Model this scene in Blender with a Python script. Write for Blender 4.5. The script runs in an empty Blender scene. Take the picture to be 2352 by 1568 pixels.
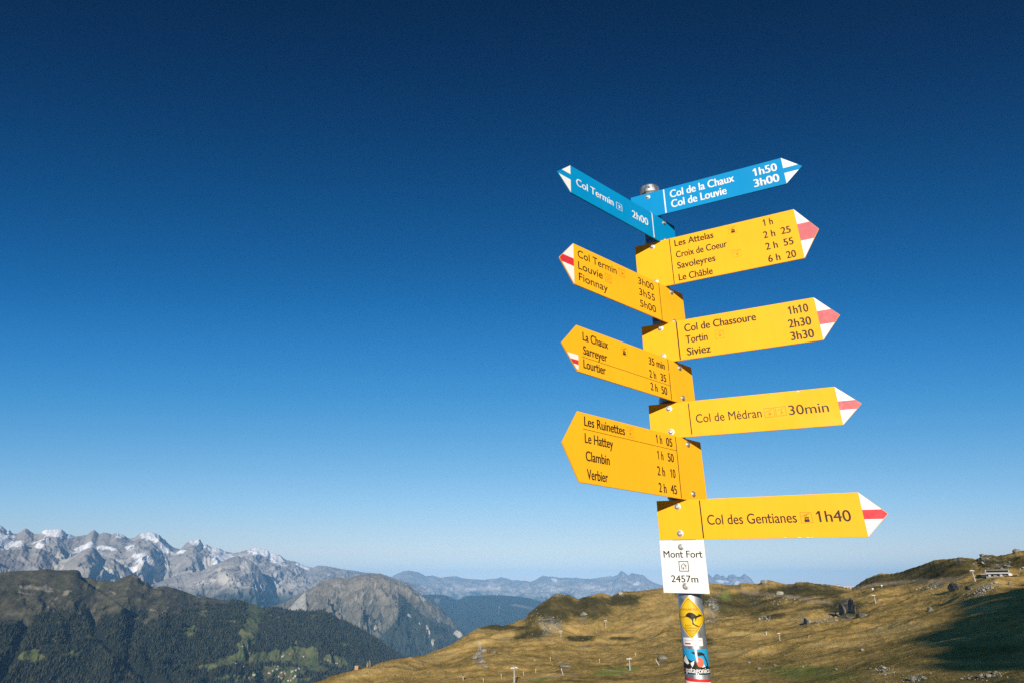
import bpy, bmesh, math, random
import numpy as np
from mathutils import Vector, Matrix

random.seed(7)
RNG = np.random.default_rng(11)
SC = bpy.context.scene
COL = SC.collection

# ------------------------------------------------------------------ camera
CAMZ = 1.75                      # eye height above the ground at the post
PITCH = 0.421366
cam = bpy.data.objects.new('camera', bpy.data.cameras.new('camera'))
COL.objects.link(cam)
cam.location = (0, 0, CAMZ)
cam.rotation_euler = (math.pi / 2 + PITCH, 0, 0)
cam.data.sensor_width = 36.0
cam.data.lens = 19.2694
cam.data.clip_start = 0.05
cam.data.clip_end = 150000
SC.camera = cam

# ------------------------------------------------------------------ sky + sun
SUN_AZ, SUN_EL = 184.0, 16.5     # clockwise from +Y, degrees
wd = bpy.data.worlds.new("World"); SC.world = wd; wd.use_nodes = True
wt = wd.node_tree; wn = wt.nodes; wn.clear()
sky = wn.new('ShaderNodeTexSky'); sky.sky_type = 'NISHITA'; sky.sun_disc = False
sky.sun_elevation = math.radians(SUN_EL); sky.sun_rotation = math.radians(SUN_AZ)
sky.altitude = 2457; sky.air_density = 1.0; sky.dust_density = 0.3; sky.ozone_density = 3.0
# clear high-altitude air: the blue deepens strongly towards the zenith
wtc = wn.new('ShaderNodeTexCoord'); wsx = wn.new('ShaderNodeSeparateXYZ'); wt.links.new(wtc.outputs['Generated'], wsx.inputs[0])
def wmath(op, a, b=None):
    n = wn.new('ShaderNodeMath'); n.operation = op
    for k, v in enumerate((a, b)):
        if v is None: continue
        if isinstance(v, (int, float)): n.inputs[k].default_value = v
        else: wt.links.new(v, n.inputs[k])
    return n.outputs[0]


# height above the horizon measured along the band facing away from the sun (the sky darkens to both sides of it)
wx, wy, wz = wsx.outputs; wz2 = wmath('MULTIPLY', wz, wz)
wh = wmath('DIVIDE', wz, wmath('SQRT', wmath('ADD', wmath('ADD', wmath('MULTIPLY', wy, wy), wz2), wmath('MULTIPLY', wmath('MULTIPLY', wx, wx), 0.10))))
wr = wn.new('ShaderNodeValToRGB'); 
_st = [(0.0, (1.16, .86, .70)), (0.058, (1.34, .94, .72)), (0.139, (1.00, 1.03, .91)), (0.223, (.66, 1.03, 1.01)), (0.310, (.34, 1.00, 1.13)), (0.394, (.17, .91, 1.20)),
       (0.476, (.06, .76, 1.10)), (0.554, (.03, .63, .97)), (0.624, (.01, .53, .84)), (0.742, (.0, .335, .60)), (0.83, (.0, .225, .42)), (1.0, (.0, .18, .36))]
while len(wr.color_ramp.elements) < len(_st): wr.color_ramp.elements.new(0.5)
for _e, (_p, _c) in zip(wr.color_ramp.elements, _st): _e.position = _p; _e.color = tuple(q / 1.5 for q in _c) + (1,)
# unseen sky behind the viewer is darkened to cut fill light in shadows
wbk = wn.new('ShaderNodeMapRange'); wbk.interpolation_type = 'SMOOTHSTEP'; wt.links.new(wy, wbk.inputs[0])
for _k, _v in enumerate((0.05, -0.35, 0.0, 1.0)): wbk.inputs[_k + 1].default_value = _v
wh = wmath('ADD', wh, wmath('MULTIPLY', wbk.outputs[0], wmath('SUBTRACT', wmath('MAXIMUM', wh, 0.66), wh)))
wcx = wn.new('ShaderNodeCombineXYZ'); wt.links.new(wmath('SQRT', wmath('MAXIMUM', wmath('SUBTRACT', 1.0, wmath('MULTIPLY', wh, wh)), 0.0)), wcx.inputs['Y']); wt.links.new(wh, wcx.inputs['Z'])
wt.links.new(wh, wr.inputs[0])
gam = wn.new('ShaderNodeMix'); gam.data_type = 'RGBA'; gam.blend_type = 'MULTIPLY'; gam.inputs[0].default_value = 1.0
bg = wn.new('ShaderNodeBackground'); bg.inputs['Strength'].default_value = 0.15
wo = wn.new('ShaderNodeOutputWorld')
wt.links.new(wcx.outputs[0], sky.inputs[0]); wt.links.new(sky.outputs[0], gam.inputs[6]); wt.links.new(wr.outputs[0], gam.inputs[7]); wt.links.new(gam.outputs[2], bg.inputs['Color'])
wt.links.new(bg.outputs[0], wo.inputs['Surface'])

sd = bpy.data.lights.new('sun', 'SUN'); sd.energy = 5.0; sd.angle = math.radians(0.5); sd.color = (1.0, 0.93, 0.82)
sun = bpy.data.objects.new('sun', sd); COL.objects.link(sun)
_a, _e = math.radians(SUN_AZ), math.radians(SUN_EL)
SUNV = Vector((math.sin(_a) * math.cos(_e), math.cos(_a) * math.cos(_e), math.sin(_e)))
sun.rotation_euler = SUNV.to_track_quat('Z', 'Y').to_euler()
sun.location = (0, 0, 60)

SC.view_settings.view_transform = 'Standard'; SC.view_settings.look = 'None'
SC.view_settings.exposure = 0.2; SC.view_settings.gamma = 1.0
SC.cycles.use_denoising = False; SC.cycles.use_adaptive_sampling = False
SC.cycles.max_bounces = 6; SC.cycles.diffuse_bounces = 3; SC.cycles.volume_bounces = 0

# ------------------------------------------------------------------ helpers
FV = 1258.9                      # focal length in units of a 2352-wide view


def ray(px, py):
    """azimuth and slope (dz per metre of ground distance) of a sight line"""
    px = np.asarray(px, float); py = np.asarray(py, float)
    x = (px - 1176) / FV; u = -(py - 784) / FV
    y = math.cos(PITCH) - u * math.sin(PITCH); z = math.sin(PITCH) + u * math.cos(PITCH)
    return np.arctan2(x, y), z / np.hypot(x, y)


def unray(az, e):
    x = np.sin(az); y = np.cos(az)
    f = y * math.cos(PITCH) + e * math.sin(PITCH); u = -y * math.sin(PITCH) + e * math.cos(PITCH)
    f = np.where(f < 0.05, 0.05, f)
    return 1176 + FV * x / f, 784 - FV * u / f


def sstep(a, b, x):
    t = np.clip((x - a) / (b - a), 0, 1)
    return t * t * (3 - 2 * t)


def _h(ix, iy, seed):
    n = (ix.astype(np.int64) * 374761393 + iy.astype(np.int64) * 668265263 + seed * 974634777) & 0xffffffff
    n = ((n ^ (n >> 13)) * 1274126177) & 0xffffffff
    return (n ^ (n >> 16)) & 0xffff


def perlin(x, y, seed=0):
    xi = np.floor(x); yi = np.floor(y); fx = x - xi; fy = y - yi
    u = fx * fx * fx * (fx * (fx * 6 - 15) + 10); v = fy * fy * fy * (fy * (fy * 6 - 15) + 10)

    def g(ox, oy):
        a = _h(xi + ox, yi + oy, seed) * (2 * math.pi / 65536)
        return np.cos(a) * (fx - ox) + np.sin(a) * (fy - oy)
    a = g(0, 0); b = g(1, 0); c = g(0, 1); d = g(1, 1)
    return (a + (b - a) * u + (c - a) * v + (a - b - c + d) * u * v) * 1.5


def fbm(x, y, o=5, seed=0, gain=0.5, lac=2.03):
    s = 0; a = 1; t = 0
    for k in range(o):
        s = s + a * perlin(x, y, seed + k * 17); t += a
        a *= gain; x = x * lac + 3.1; y = y * lac + 7.7
    return s / t


def ridged(x, y, o=6, seed=0, gain=0.52, lac=2.07):
    s = 0; a = 1; t = 0; w = 1
    for k in range(o):
        n = 1 - np.abs(perlin(x, y, seed + k * 31)); n = n * n
        s = s + a * n * w; t += a; w = np.clip(n * 1.4, 0, 1)
        a *= gain; x = x * lac + 5.3; y = y * lac + 1.9
    return s / t


def smooth2(A, k, axis):
    ker = np.hanning(2 * k + 3)[1:-1]; ker /= ker.sum()
    pad = [(0, 0)] * A.ndim; pad[axis] = (k, k)
    B = np.pad(A, pad, mode='edge')
    return np.apply_along_axis(lambda v: np.convolve(v, ker, mode='valid'), axis, B)


def tag(o, label=None, cat=None, group=None, kind=None):
    if label: o['label'] = label
    if cat: o['category'] = cat
    if group: o['group'] = group
    if kind: o['kind'] = kind
    return o


def mesh_obj(name, verts, faces, mats, parent=None, smooth=False, fmat=None):
    me = bpy.data.meshes.new(name)
    me.from_pydata([tuple(v) for v in verts], [], [tuple(f) for f in faces])
    for m in (mats if isinstance(mats, (list, tuple)) else [mats]): me.materials.append(m)
    if fmat is not None: me.polygons.foreach_set('material_index', fmat)
    if smooth: me.polygons.foreach_set('use_smooth', [True] * len(me.polygons))
    me.update()
    o = bpy.data.objects.new(name, me); COL.objects.link(o)
    if parent: o.parent = parent
    return o


def big_mesh(name, V, F, mat, attrs=None, smooth=True):
    """numpy verts (n,3) and quads/tris (m,k) to one mesh object"""
    me = bpy.data.meshes.new(name); k = F.shape[1]
    me.vertices.add(len(V)); me.vertices.foreach_set('co', np.ascontiguousarray(V, np.float32).ravel())
    me.loops.add(F.size); me.loops.foreach_set('vertex_index', np.ascontiguousarray(F, np.int32).ravel())
    me.polygons.add(len(F))
    me.polygons.foreach_set('loop_start', np.arange(0, F.size, k, dtype=np.int32))
    try: me.polygons.foreach_set('loop_total', np.full(len(F), k, np.int32))
    except Exception: pass
    me.update(calc_edges=True)
    me.polygons.foreach_set('use_smooth', np.full(len(F), smooth, bool))
    for n, a in (attrs or {}).items():
        at = me.attributes.new(n, 'FLOAT', 'POINT'); at.data.foreach_set('value', np.ascontiguousarray(a, np.float32).ravel())
    me.materials.append(mat); me.validate(); me.update()
    o = bpy.data.objects.new(name, me); COL.objects.link(o)
    return o


def grid_faces(n, m, wrap=False):
    i = np.arange(n if wrap else n - 1)[:, None]; j = np.arange(m - 1)[None, :]
    i2 = (i + 1) % n
    a = i * m + j; b = i2 * m + j; c = i2 * m + j + 1; d = i * m + j + 1
    return np.stack([a, d, c, b], -1).reshape(-1, 4)


class NT:
    """small node-tree writer"""
    def __init__(s, name, rough=0.8, spec=0.3, metal=0.0):
        s.m = bpy.data.materials.new(name); s.m.use_nodes = True; s.t = s.m.node_tree
        s.b = s.t.nodes['Principled BSDF']; s.b.inputs['Roughness'].default_value = rough
        s.b.inputs['Specular IOR Level'].default_value = spec; s.b.inputs['Metallic'].default_value = metal
        s.co = None

    def new(s, ty, **kw):
        n = s.t.nodes.new(ty)
        for k, v in kw.items(): setattr(n, k, v)
        return n

    def put(s, sock, v):
        if hasattr(v, 'is_linked') or hasattr(v, 'links'): s.t.links.new(v, sock)
        elif isinstance(v, (tuple, list)): sock.default_value = (*v, 1) if len(v) == 3 and sock.type == 'RGBA' else v
        else: sock.default_value = v

    def coord(s, scale=None):
        if s.co is None: s.co = s.new('ShaderNodeTexCoord').outputs['Object']
        if scale is None: return s.co
        mp = s.new('ShaderNodeMapping'); mp.inputs['Scale'].default_value = scale
        s.t.links.new(s.co, mp.inputs['Vector']); return mp.outputs[0]

    def noise(s, scale, detail=4, rough=0.55, stretch=None, dist=0.0):
        n = s.new('ShaderNodeTexNoise'); n.inputs['Scale'].default_value = scale
        n.inputs['Detail'].default_value = detail; n.inputs['Roughness'].default_value = rough
        n.inputs['Distortion'].default_value = dist
        s.t.links.new(s.coord(stretch), n.inputs['Vector']); return n.outputs['Fac']

    def attr(s, name):
        return s.new('ShaderNodeAttribute', attribute_name=name).outputs['Fac']

    def math(s, op, a, b=0.0, clamp=False):
        n = s.new('ShaderNodeMath', operation=op); n.use_clamp = clamp
        s.put(n.inputs[0], a); s.put(n.inputs[1], b); return n.outputs[0]

    def range(s, v, a, b, c=0.0, d=1.0):
        n = s.new('ShaderNodeMapRange'); n.interpolation_type = 'SMOOTHSTEP'
        s.put(n.inputs[0], v)
        for i, q in enumerate((a, b, c, d)): n.inputs[i + 1].default_value = q
        return n.outputs[0]

    def mix(s, f, a, b):
        n = s.new('ShaderNodeMix', data_type='RGBA')
        s.put(n.inputs[0], f); s.put(n.inputs[6], a); s.put(n.inputs[7], b); return n.outputs[2]

    def ramp(s, f, stops):
        n = s.new('ShaderNodeValToRGB'); s.put(n.inputs[0], f); e = n.color_ramp.elements
        while len(e) < len(stops): e.new(0.5)
        for q, (p, c) in zip(e, stops): q.position = p; q.color = (*c, 1)
        return n.outputs[0]

    def base(s, c): s.put(s.b.inputs['Base Color'], c); return s

    def bump(s, h, strength, dist):
        n = s.new('ShaderNodeBump'); n.inputs['Strength'].default_value = strength; n.inputs['Distance'].default_value = dist
        s.put(n.inputs['Height'], h); s.t.links.new(n.outputs[0], s.b.inputs['Normal']); return s


def paint(name, col, rough=0.4, var=0.06, spec=0.4, sc=14.0, metal=0.0):
    """painted or printed surface with a little unevenness and dust"""
    n = NT(name, rough, spec, metal)
    a = n.noise(sc, 5, 0.6); c = tuple(max(0, q * (1 - var * 2)) for q in col); d = tuple(min(1, q * (1 + var)) for q in col)
    n.base(n.ramp(a, [(0.3, c), (0.7, d)]))
    n.put(n.b.inputs['Roughness'], n.range(n.noise(sc * 3, 3), 0.2, 0.8, rough * 0.8, min(1, rough * 1.3)))
    return n.m


# ------------------------------------------------------------------ polar terrain pieces
class Polar:
    """heights on rays from the viewpoint; hit() finds where a sight line lands"""
    def __init__(s, az, R, Z): s.az, s.R, s.Z = az, R, Z

    def xyz(s):
        return np.stack([s.R * np.sin(s.az)[:, None], s.R * np.cos(s.az)[:, None], s.Z + CAMZ], -1)

    def hit(s, px, py):
        a, e = ray(px, py); a = float(a); e = float(e)
        i = int(np.clip(np.searchsorted(s.az, a) - 1, 0, len(s.az) - 2)); f = (a - s.az[i]) / (s.az[i + 1] - s.az[i])
        r = s.R[i] * (1 - f) + s.R[i + 1] * f; z = s.Z[i] * (1 - f) + s.Z[i + 1] * f
        q = z / r - e; k = np.nonzero(q >= 0)[0]
        if len(k) == 0: k = int(np.argmax(q)); rr, zz = r[k], z[k]
        else:
            k = int(k[0])
            if k == 0: rr, zz = r[0], z[0]
            else:
                g = -q[k - 1] / (q[k] - q[k - 1]); rr = r[k - 1] + g * (r[k] - r[k - 1]); zz = z[k - 1] + g * (z[k] - z[k - 1])
        return Vector((rr * math.sin(a), rr * math.cos(a), zz + CAMZ))

    def z_at(s, x, y):
        a = math.atan2(x, y); rr = math.hypot(x, y)
        i = int(np.clip(np.searchsorted(s.az, a) - 1, 0, len(s.az) - 2)); f = (a - s.az[i]) / (s.az[i + 1] - s.az[i])
        return float(np.interp(rr, s.R[i], s.Z[i]) * (1 - f) + np.interp(rr, s.R[i + 1], s.Z[i + 1]) * f) + CAMZ


def blobs(px, py, L):
    s = np.zeros_like(px)
    for b in L:
        x, y, rx, ry = b[:4]; ang = math.radians(b[4]) if len(b) > 4 else 0; w = b[5] if len(b) > 5 else 1
        dx = px - x; dy = py - y; u = dx * math.cos(ang) + dy * math.sin(ang); v = -dx * math.sin(ang) + dy * math.cos(ang)
        s = np.maximum(s, w * np.exp(-((u / rx) ** 2 + (v / ry) ** 2)))
    return s


def range_grid(sil, px0, px1, D, foot, zfoot, naz, nt, amp, lam, p=1.3, seed=0, wob=0.04, fine=12.0, sharp=0.5, back=24,
               crestlen=0.16, env_top=1.0):
    """a mountain range: crest follows its measured skyline, ribbed slopes run down to the foot"""
    sil = np.array(sil, float); sa, se = ray(sil[:, 0], sil[:, 1])
    az = np.linspace(float(ray(px0, 1340)[0]), float(ray(px1, 1340)[0]), naz)
    e = np.interp(az, sa, se)
    Dc = D * (1 + wob * fbm(az * D / (lam * 2.5), az * 0 + 0.3, 3, seed + 5))
    zc = e * Dc + fine * fbm(az * D / (lam * 0.06), az * 0, 4, seed + 9)
    t = np.concatenate([np.linspace(0, 1, nt) ** 0.9, 1 + np.linspace(0.01, 0.35, back)])
    F = foot(az) if callable(foot) else np.full(naz, float(foot))
    R = F[:, None] + (Dc - F)[:, None] * t[None, :]
    tt = np.clip(t, 0, 1)[None, :]
    k = max(3, int(naz * 0.03)); zs = smooth2(zc[:, None], k, 0)[:, 0]; res = zc - zs
    wand = (1 - tt) * 0.10 * fbm(az[:, None] * D / (lam * 2.2) + 0 * tt, tt * 3 + 0 * az[:, None], 3, seed + 60)
    resw = np.interp(az[:, None] + wand, az, res)
    Z = zfoot + (zs - zfoot)[:, None] * tt ** p + resw * np.exp(-(1 - tt) / crestlen)
    over = np.clip(t - 1, 0, 1)[None, :]
    Z = Z - over * (Dc - F)[:, None] * 0.55
    u = az[:, None] * D; v = R
    wx = fbm(u / lam * 0.7, v / lam * 0.7, 3, seed + 2) * 0.6
    n = ridged(u / lam + wx, v / (lam * 2.0) + wx * 0.6, 7, seed)
    n2 = ridged(u / (lam * 0.28) + wx * 2, v / (lam * 0.75), 5, seed + 40)
    env = np.sin(np.pi * np.clip(tt, 0, 1) ** 0.8) ** 0.6 * (1 - (1 - env_top) * tt)
    env = np.where(t[None, :] > 1, 0.25 * np.clip(over * 8, 0, 1), env)
    Z = Z + amp * env * ((n - 0.45) + sharp * 0.45 * (n2 - 0.45))
    lim = (e * 0 + zc / Dc)[:, None] - (1 - tt) * 0.004 - 0.0004 * (tt < 1)
    Z = np.where(t[None, :] < 1, np.minimum(Z, lim * R), Z)
    return Polar(az, R, Z), np.broadcast_to(tt, R.shape)


def grid_slope(P):
    X = P.xyz(); du = np.gradient(X, axis=0); dv = np.gradient(X, axis=1)
    n = np.cross(dv, du); n /= np.linalg.norm(n, axis=-1, keepdims=True) + 1e-9
    n *= np.sign(n[..., 2:3] + 1e-12)
    return n


def seg_dist(px, py, pts):
    d = np.full(px.shape, 1e9)
    for (x0, y0), (x1, y1) in zip(pts[:-1], pts[1:]):
        L = (x1 - x0) ** 2 + (y1 - y0) ** 2; t = np.clip(((px - x0) * (x1 - x0) + (py - y0) * (y1 - y0)) / L, 0, 1)
        d = np.minimum(d, np.hypot(px - x0 - t * (x1 - x0), py - y0 - t * (y1 - y0)))
    return d


def seg_side(px, py, a, b):
    """signed distance to a line a->b, positive on its right as seen in the valley view"""
    L = math.hypot(b[0] - a[0], b[1] - a[1])
    return -((px - a[0]) * (b[1] - a[1]) - (py - a[1]) * (b[0] - a[0])) / L

# ================================================================== NEAR HILLSIDE
ND = np.array
GOLD = [(700, [(1600, 350), (1572, 430)]),
        (800, [(1568, 380), (1541, 450)]),
        (934, [(1568, 360), (1530, 480), (1511, 600)]),
        (1100, [(1568, 340), (1530, 430), (1500, 560), (1470, 750), (1441, 950)]),
        (1200, [(1568, 320), (1530, 430), (1500, 550), (1465, 750), (1440, 900), (1421, 1000)]),
        (1286, [(1568, 310), (1530, 420), (1500, 540), (1470, 700), (1450, 820), (1400, 980), (1361, 1120)]),
        (1435, [(1568, 300), (1537, 400), (1500, 540), (1460, 740), (1430, 880), (1390, 1010), (1357, 1130)]),
        (1600, [(1568, 250), (1530, 350), (1490, 480), (1455, 640), (1420, 800), (1380, 930), (1342, 1080)]),
        (1760, [(1568, 200), (1520, 300), (1480, 410), (1450, 560), (1425, 700), (1390, 860), (1333, 1050)]),
        (1900, [(1568, 160), (1520, 230), (1470, 320), (1450, 390), (1449, 470), (1420, 620), (1385, 780), (1343, 980)]),
        (1957, [(1568, 140), (1520, 210), (1470, 300), (1440, 390), (1441, 470), (1400, 640), (1370, 780), (1350, 980)]),
        (2090, [(1568, 100), (1520, 160), (1470, 240), (1430, 330), (1415, 390), (1416, 450), (1385, 560), (1350, 720), (1330, 820), (1304, 940)]),
        (2200, [(1568, 85), (1520, 140), (1470, 210), (1425, 290), (1400, 350), (1390, 420), (1365, 500), (1335, 600), (1325, 700), (1278, 860)]),
        (2300, [(1568, 68), (1535, 95), (1520, 130), (1470, 190), (1420, 260), (1380, 330), (1350, 420), (1323, 520), (1319, 560), (1300, 680), (1272, 800)]),
        (2420, [(1568, 60), (1535, 85), (1510, 120), (1460, 175), (1410, 240), (1370, 320), (1340, 420), (1318, 540), (1312, 600), (1258, 800)])]
SKY = [(700, 1575), (719, 1568), (736, 1563), (802, 1540), (846, 1528), (890, 1516), (934, 1511), (978.5, 1502), (1008, 1490), (1043, 1475.7), (1066, 1461),
       (1087, 1448), (1102, 1440.6), (1125, 1434), (1140, 1433), (1154, 1437.6), (1168, 1433), (1181, 1430), (1192, 1422), (1204, 1421.5), (1216, 1407), (1242, 1386),
       (1258, 1376), (1271, 1366), (1278, 1362.5), (1286, 1361.5), (1296, 1365), (1307, 1364), (1318, 1371), (1327, 1376), (1342, 1370), (1359, 1367), (1370, 1363), (1380, 1361.5), (1393, 1365), (1406, 1369),
       (1424, 1357), (1447, 1357), (1488, 1354), (1521, 1349), (1575, 1344), (1610, 1336), (1622, 1334), (1635, 1339), (1667, 1341), (1695, 1343), (1699, 1338), (1721, 1339), (1742, 1340),
       (1752, 1334), (1757, 1332), (1772, 1332), (1784, 1336), (1806, 1340), (1823, 1339), (1829, 1334.6), (1853, 1334.6), (1870, 1338), (1901, 1343), (1933, 1346), (1955, 1351), (1960, 1347),
       (1967, 1342), (1976, 1335.7), (1990, 1327), (2010, 1319), (2024, 1314.5), (2043, 1315.7), (2066, 1313), (2091, 1304), (2126, 1295), (2147, 1285.6), (2165, 1283), (2188, 1279.4),
       (2195, 1279), (2202, 1277), (2215, 1278), (2241, 1283), (2248, 1280), (2253, 1274), (2274, 1271.8), (2288, 1275), (2311, 1272), (2324, 1269), (2332, 1263.7), (2352, 1263), (2420, 1256)]


def near_hill():
    cols = []
    for px, nd in GOLD:
        a = float(ray(px, 1400)[0])
        c = [(2.0, -0.88), (6.0, -0.40)]
        r1 = nd[0][1]; e1 = float(ray(px, nd[0][0])[1])
        c.append((min(22, r1 * 0.35), min(-0.235, e1 - 0.07))); c.append((r1 * 0.75, e1 - 0.028))
        for py, r in nd: c.append((r, float(ray(px, py)[1])))
        cols.append((a, c))
    D2 = math.radians
    pre = [(2.0, -0.88), (6.0, -0.40), (22, -0.26)]
    for a, c in [(-180, [(60, -.15), (300, -.10), (700, -.10)]), (-120, [(60, -.26), (300, -.3), (600, -.36)]), (-70, [(60, -.30), (200, -.32), (420, -.36)]),
                 (-42, [(60, -.27), (200, -.25), (400, -.27)]), (-30, [(60, -.26), (200, -.235), (400, -.235)]),
                 (58, [(60, -.09), (300, -.01), (800, .07)]), (90, [(60, -.08), (300, .02), (700, .10)]), (130, [(60, -.12), (300, -.08), (700, -.06)]), (180, [(60, -.15), (300, -.10), (700, -.10)])]:
        cols.append((D2(a), pre + c))
    cols.sort(key=lambda q: q[0])
    NTT = 300
    ts = np.linspace(0, 1, NTT); E = []; RS = []
    for a, c in cols:
        r = ND([q[0] for q in c]); e = ND([q[1] for q in c]); u = np.log(r / 2) / np.log(r[-1] / 2)
        E.append(np.interp(ts, u, e)); RS.append(r[-1])
    E = smooth2(ND(E), 3, 1); RS = ND(RS); ca = ND([q[0] for q in cols])
    az = np.concatenate([np.radians(np.linspace(-180, -28, 60))[:-1], np.radians(np.linspace(-28, 44, 1250))[:-1], np.radians(np.linspace(44, 180, 60))])
    tr = np.concatenate([np.linspace(0, 0.5, 50)[:-1], np.linspace(0.5, 1, 520)])
    # across azimuth: piecewise linear then softened
    Eg = ND([np.interp(az, ca, E[:, k]) for k in range(NTT)]).T
    Rg = np.interp(az, ca, RS)
    Eg = smooth2(Eg, 22, 0); Rg = smooth2(Rg[:, None], 22, 0)[:, 0]
    Eg = ND([np.interp(tr, ts, row) for row in Eg])
    sk = ND(SKY, float); sa, se = ray(sk[:, 0], sk[:, 1])
    es = Eg[:, -1].copy(); inside = (az > sa[0]) & (az < sa[-1])
    tgt = np.interp(az, sa, se); es = np.where(inside, tgt, es)
    w = sstep(0.80, 1.0, tr) ** 1.5
    ess = smooth2(np.where(inside, es, Eg[:, -1])[:, None], 30, 0)[:, 0]
    w2 = np.exp(-((1 - tr) / 0.014))
    jag = 0.0011 * fbm(az * 260, az * 0, 4, 12) * inside
    Eg = Eg + (ess - Eg[:, -1])[:, None] * w[None, :] + (es + jag - ess)[:, None] * w2[None, :]
    R = 2 * (Rg[:, None] / 2) ** tr[None, :]
    Z = Eg * R
    X = R * np.sin(az)[:, None]; Y = R * np.cos(az)[:, None]
    fade = (1 - 0.8 * sstep(0.975, 1, tr))[None, :] * sstep(25, 140, R)
    amp = np.clip(R / 420, 0.25, 1.35)
    big = ridged(X / 210 + 0.4 * fbm(X / 160, Y / 160, 2, 3), Y / 120, 3, 21) - 0.5
    hum = fbm(X / 38, Y / 75, 5, 8)
    ter = ridged(X / 48 + 3 + 0.5 * hum, Y / 60, 5, 33) - 0.45
    Z = Z + fade * amp * (6.0 * big + 2.8 * hum + 1.7 * ter + 0.35 * fbm(X / 7, Y / 7, 3, 50))
    # fall away behind the crest
    bk = np.cumsum(np.linspace(0.004, 0.05, 14)); Rb = R[:, -1:] * (1 + bk)[None, :]
    Zb = Z[:, -1:] - 0.42 * (Rb - R[:, -1:]) + 0.0 * bk
    R = np.concatenate([R, Rb], 1); Z = np.concatenate([Z, Zb], 1)
    return Polar(az, R, Z)


NEAR = near_hill()


def near_masks(P):
    X = P.xyz(); px, py = unray(P.az[:, None], P.Z / P.R)
    x, y = X[..., 0], X[..., 1]
    n1 = fbm(x / 26, y / 60, 4, 71); n2 = fbm(x / 8, y / 20, 4, 72)
    rock = blobs(px, py, [(1262, 1434, 34, 22, 15, 1.2), (1283, 1366, 22, 6), (1102, 1510, 12, 22, 10, 1.1), (1636, 1392, 20, 30, 0, 1.0), (1633, 1425, 14, 8),
                          (1427, 1364, 10, 6), (1756, 1337, 12, 6, 0, 1.1), (1791, 1364, 14, 6, 0, .9), (1756, 1420, 16, 8, 10, 1.0), (1900, 1420, 45, 18, -20, .75),
                          (1846, 1424, 14, 12), (1945, 1385, 28, 22, 0, .8), (2258, 1354, 30, 10, -25, 1.25), (2150, 1345, 34, 9, -8, .95), (2202, 1284, 16, 10, 0, .9), (2262, 1280, 18, 10, 0, .85),
                          (2300, 1296, 60, 14, 10, .6), (2030, 1538, 22, 9, 10, .95), (2104, 1560, 24, 10, -15, .95), (2270, 1552, 50, 7, -5, .8), (1523, 1512, 18, 9, -20, .9), (1300, 1530, 30, 8, -10, .7),
                          (1345, 1490, 34, 8, -5, .6), (1340, 1420, 14, 9, 0, .7), (1650, 1360, 14, 14, 0, .7), (1240, 1460, 30, 8, 10, .6), (1720, 1475, 60, 5, 0, .35), (2215, 1385, 22, 5, 0, .8)])
    rock = sstep(0.42, 0.85, rock + 0.55 * n2 + 0.25 * n1)
    trail = np.minimum(seg_dist(px, py, [(1700, 1356), (1745, 1363), (1795, 1366), (1850, 1375), (1912, 1385)]),
                       seg_dist(px, py, [(2066, 1337), (2110, 1332), (2160, 1331), (2212, 1326)]))
    trail = np.minimum(trail, seg_dist(px, py, [(1960, 1349), (1990, 1345), (2030, 1340), (2066, 1337)]))
    trail = sstep(5.5, 1.5, trail + 2.5 * n2) * 0.9
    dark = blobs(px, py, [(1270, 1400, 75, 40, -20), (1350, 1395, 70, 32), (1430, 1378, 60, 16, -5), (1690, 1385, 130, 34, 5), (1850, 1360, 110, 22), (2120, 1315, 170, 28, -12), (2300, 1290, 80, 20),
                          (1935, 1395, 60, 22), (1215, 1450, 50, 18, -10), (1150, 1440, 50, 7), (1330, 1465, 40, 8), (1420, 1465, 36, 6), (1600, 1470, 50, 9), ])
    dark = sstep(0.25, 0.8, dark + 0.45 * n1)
    green = blobs(px, py, [(1415, 1540, 55, 9, -6, 1.5), (1235, 1560, 45, 6, -4, .8), (1665, 1365, 22, 22, 40, .75), (1790, 1448, 60, 6, 3, .5), (2270, 1330, 34, 3.5, 0, .7), (1860, 1545, 190, 34, 4, .72), (930, 1558, 60, 5, -15, .5)])
    green = sstep(0.35, 0.8, green + 0.3 * n1)
    gold = blobs(px, py, [(1500, 1430, 60, 14, -12), (1130, 1470, 90, 10, -14), (1000, 1510, 110, 12, -16), (850, 1540, 80, 10, -18), (1680, 1500, 60, 8, -4), (1720, 1455, 60, 7), (2060, 1438, 110, 14, -8), (2250, 1400, 70, 10, -10), (2290, 1340, 60, 8), (1930, 1480, 80, 8)])
    return dict(rock=rock, trail=trail, dark=dark, green=green, gold=sstep(.2, .9, gold + .4 * n1))


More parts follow.
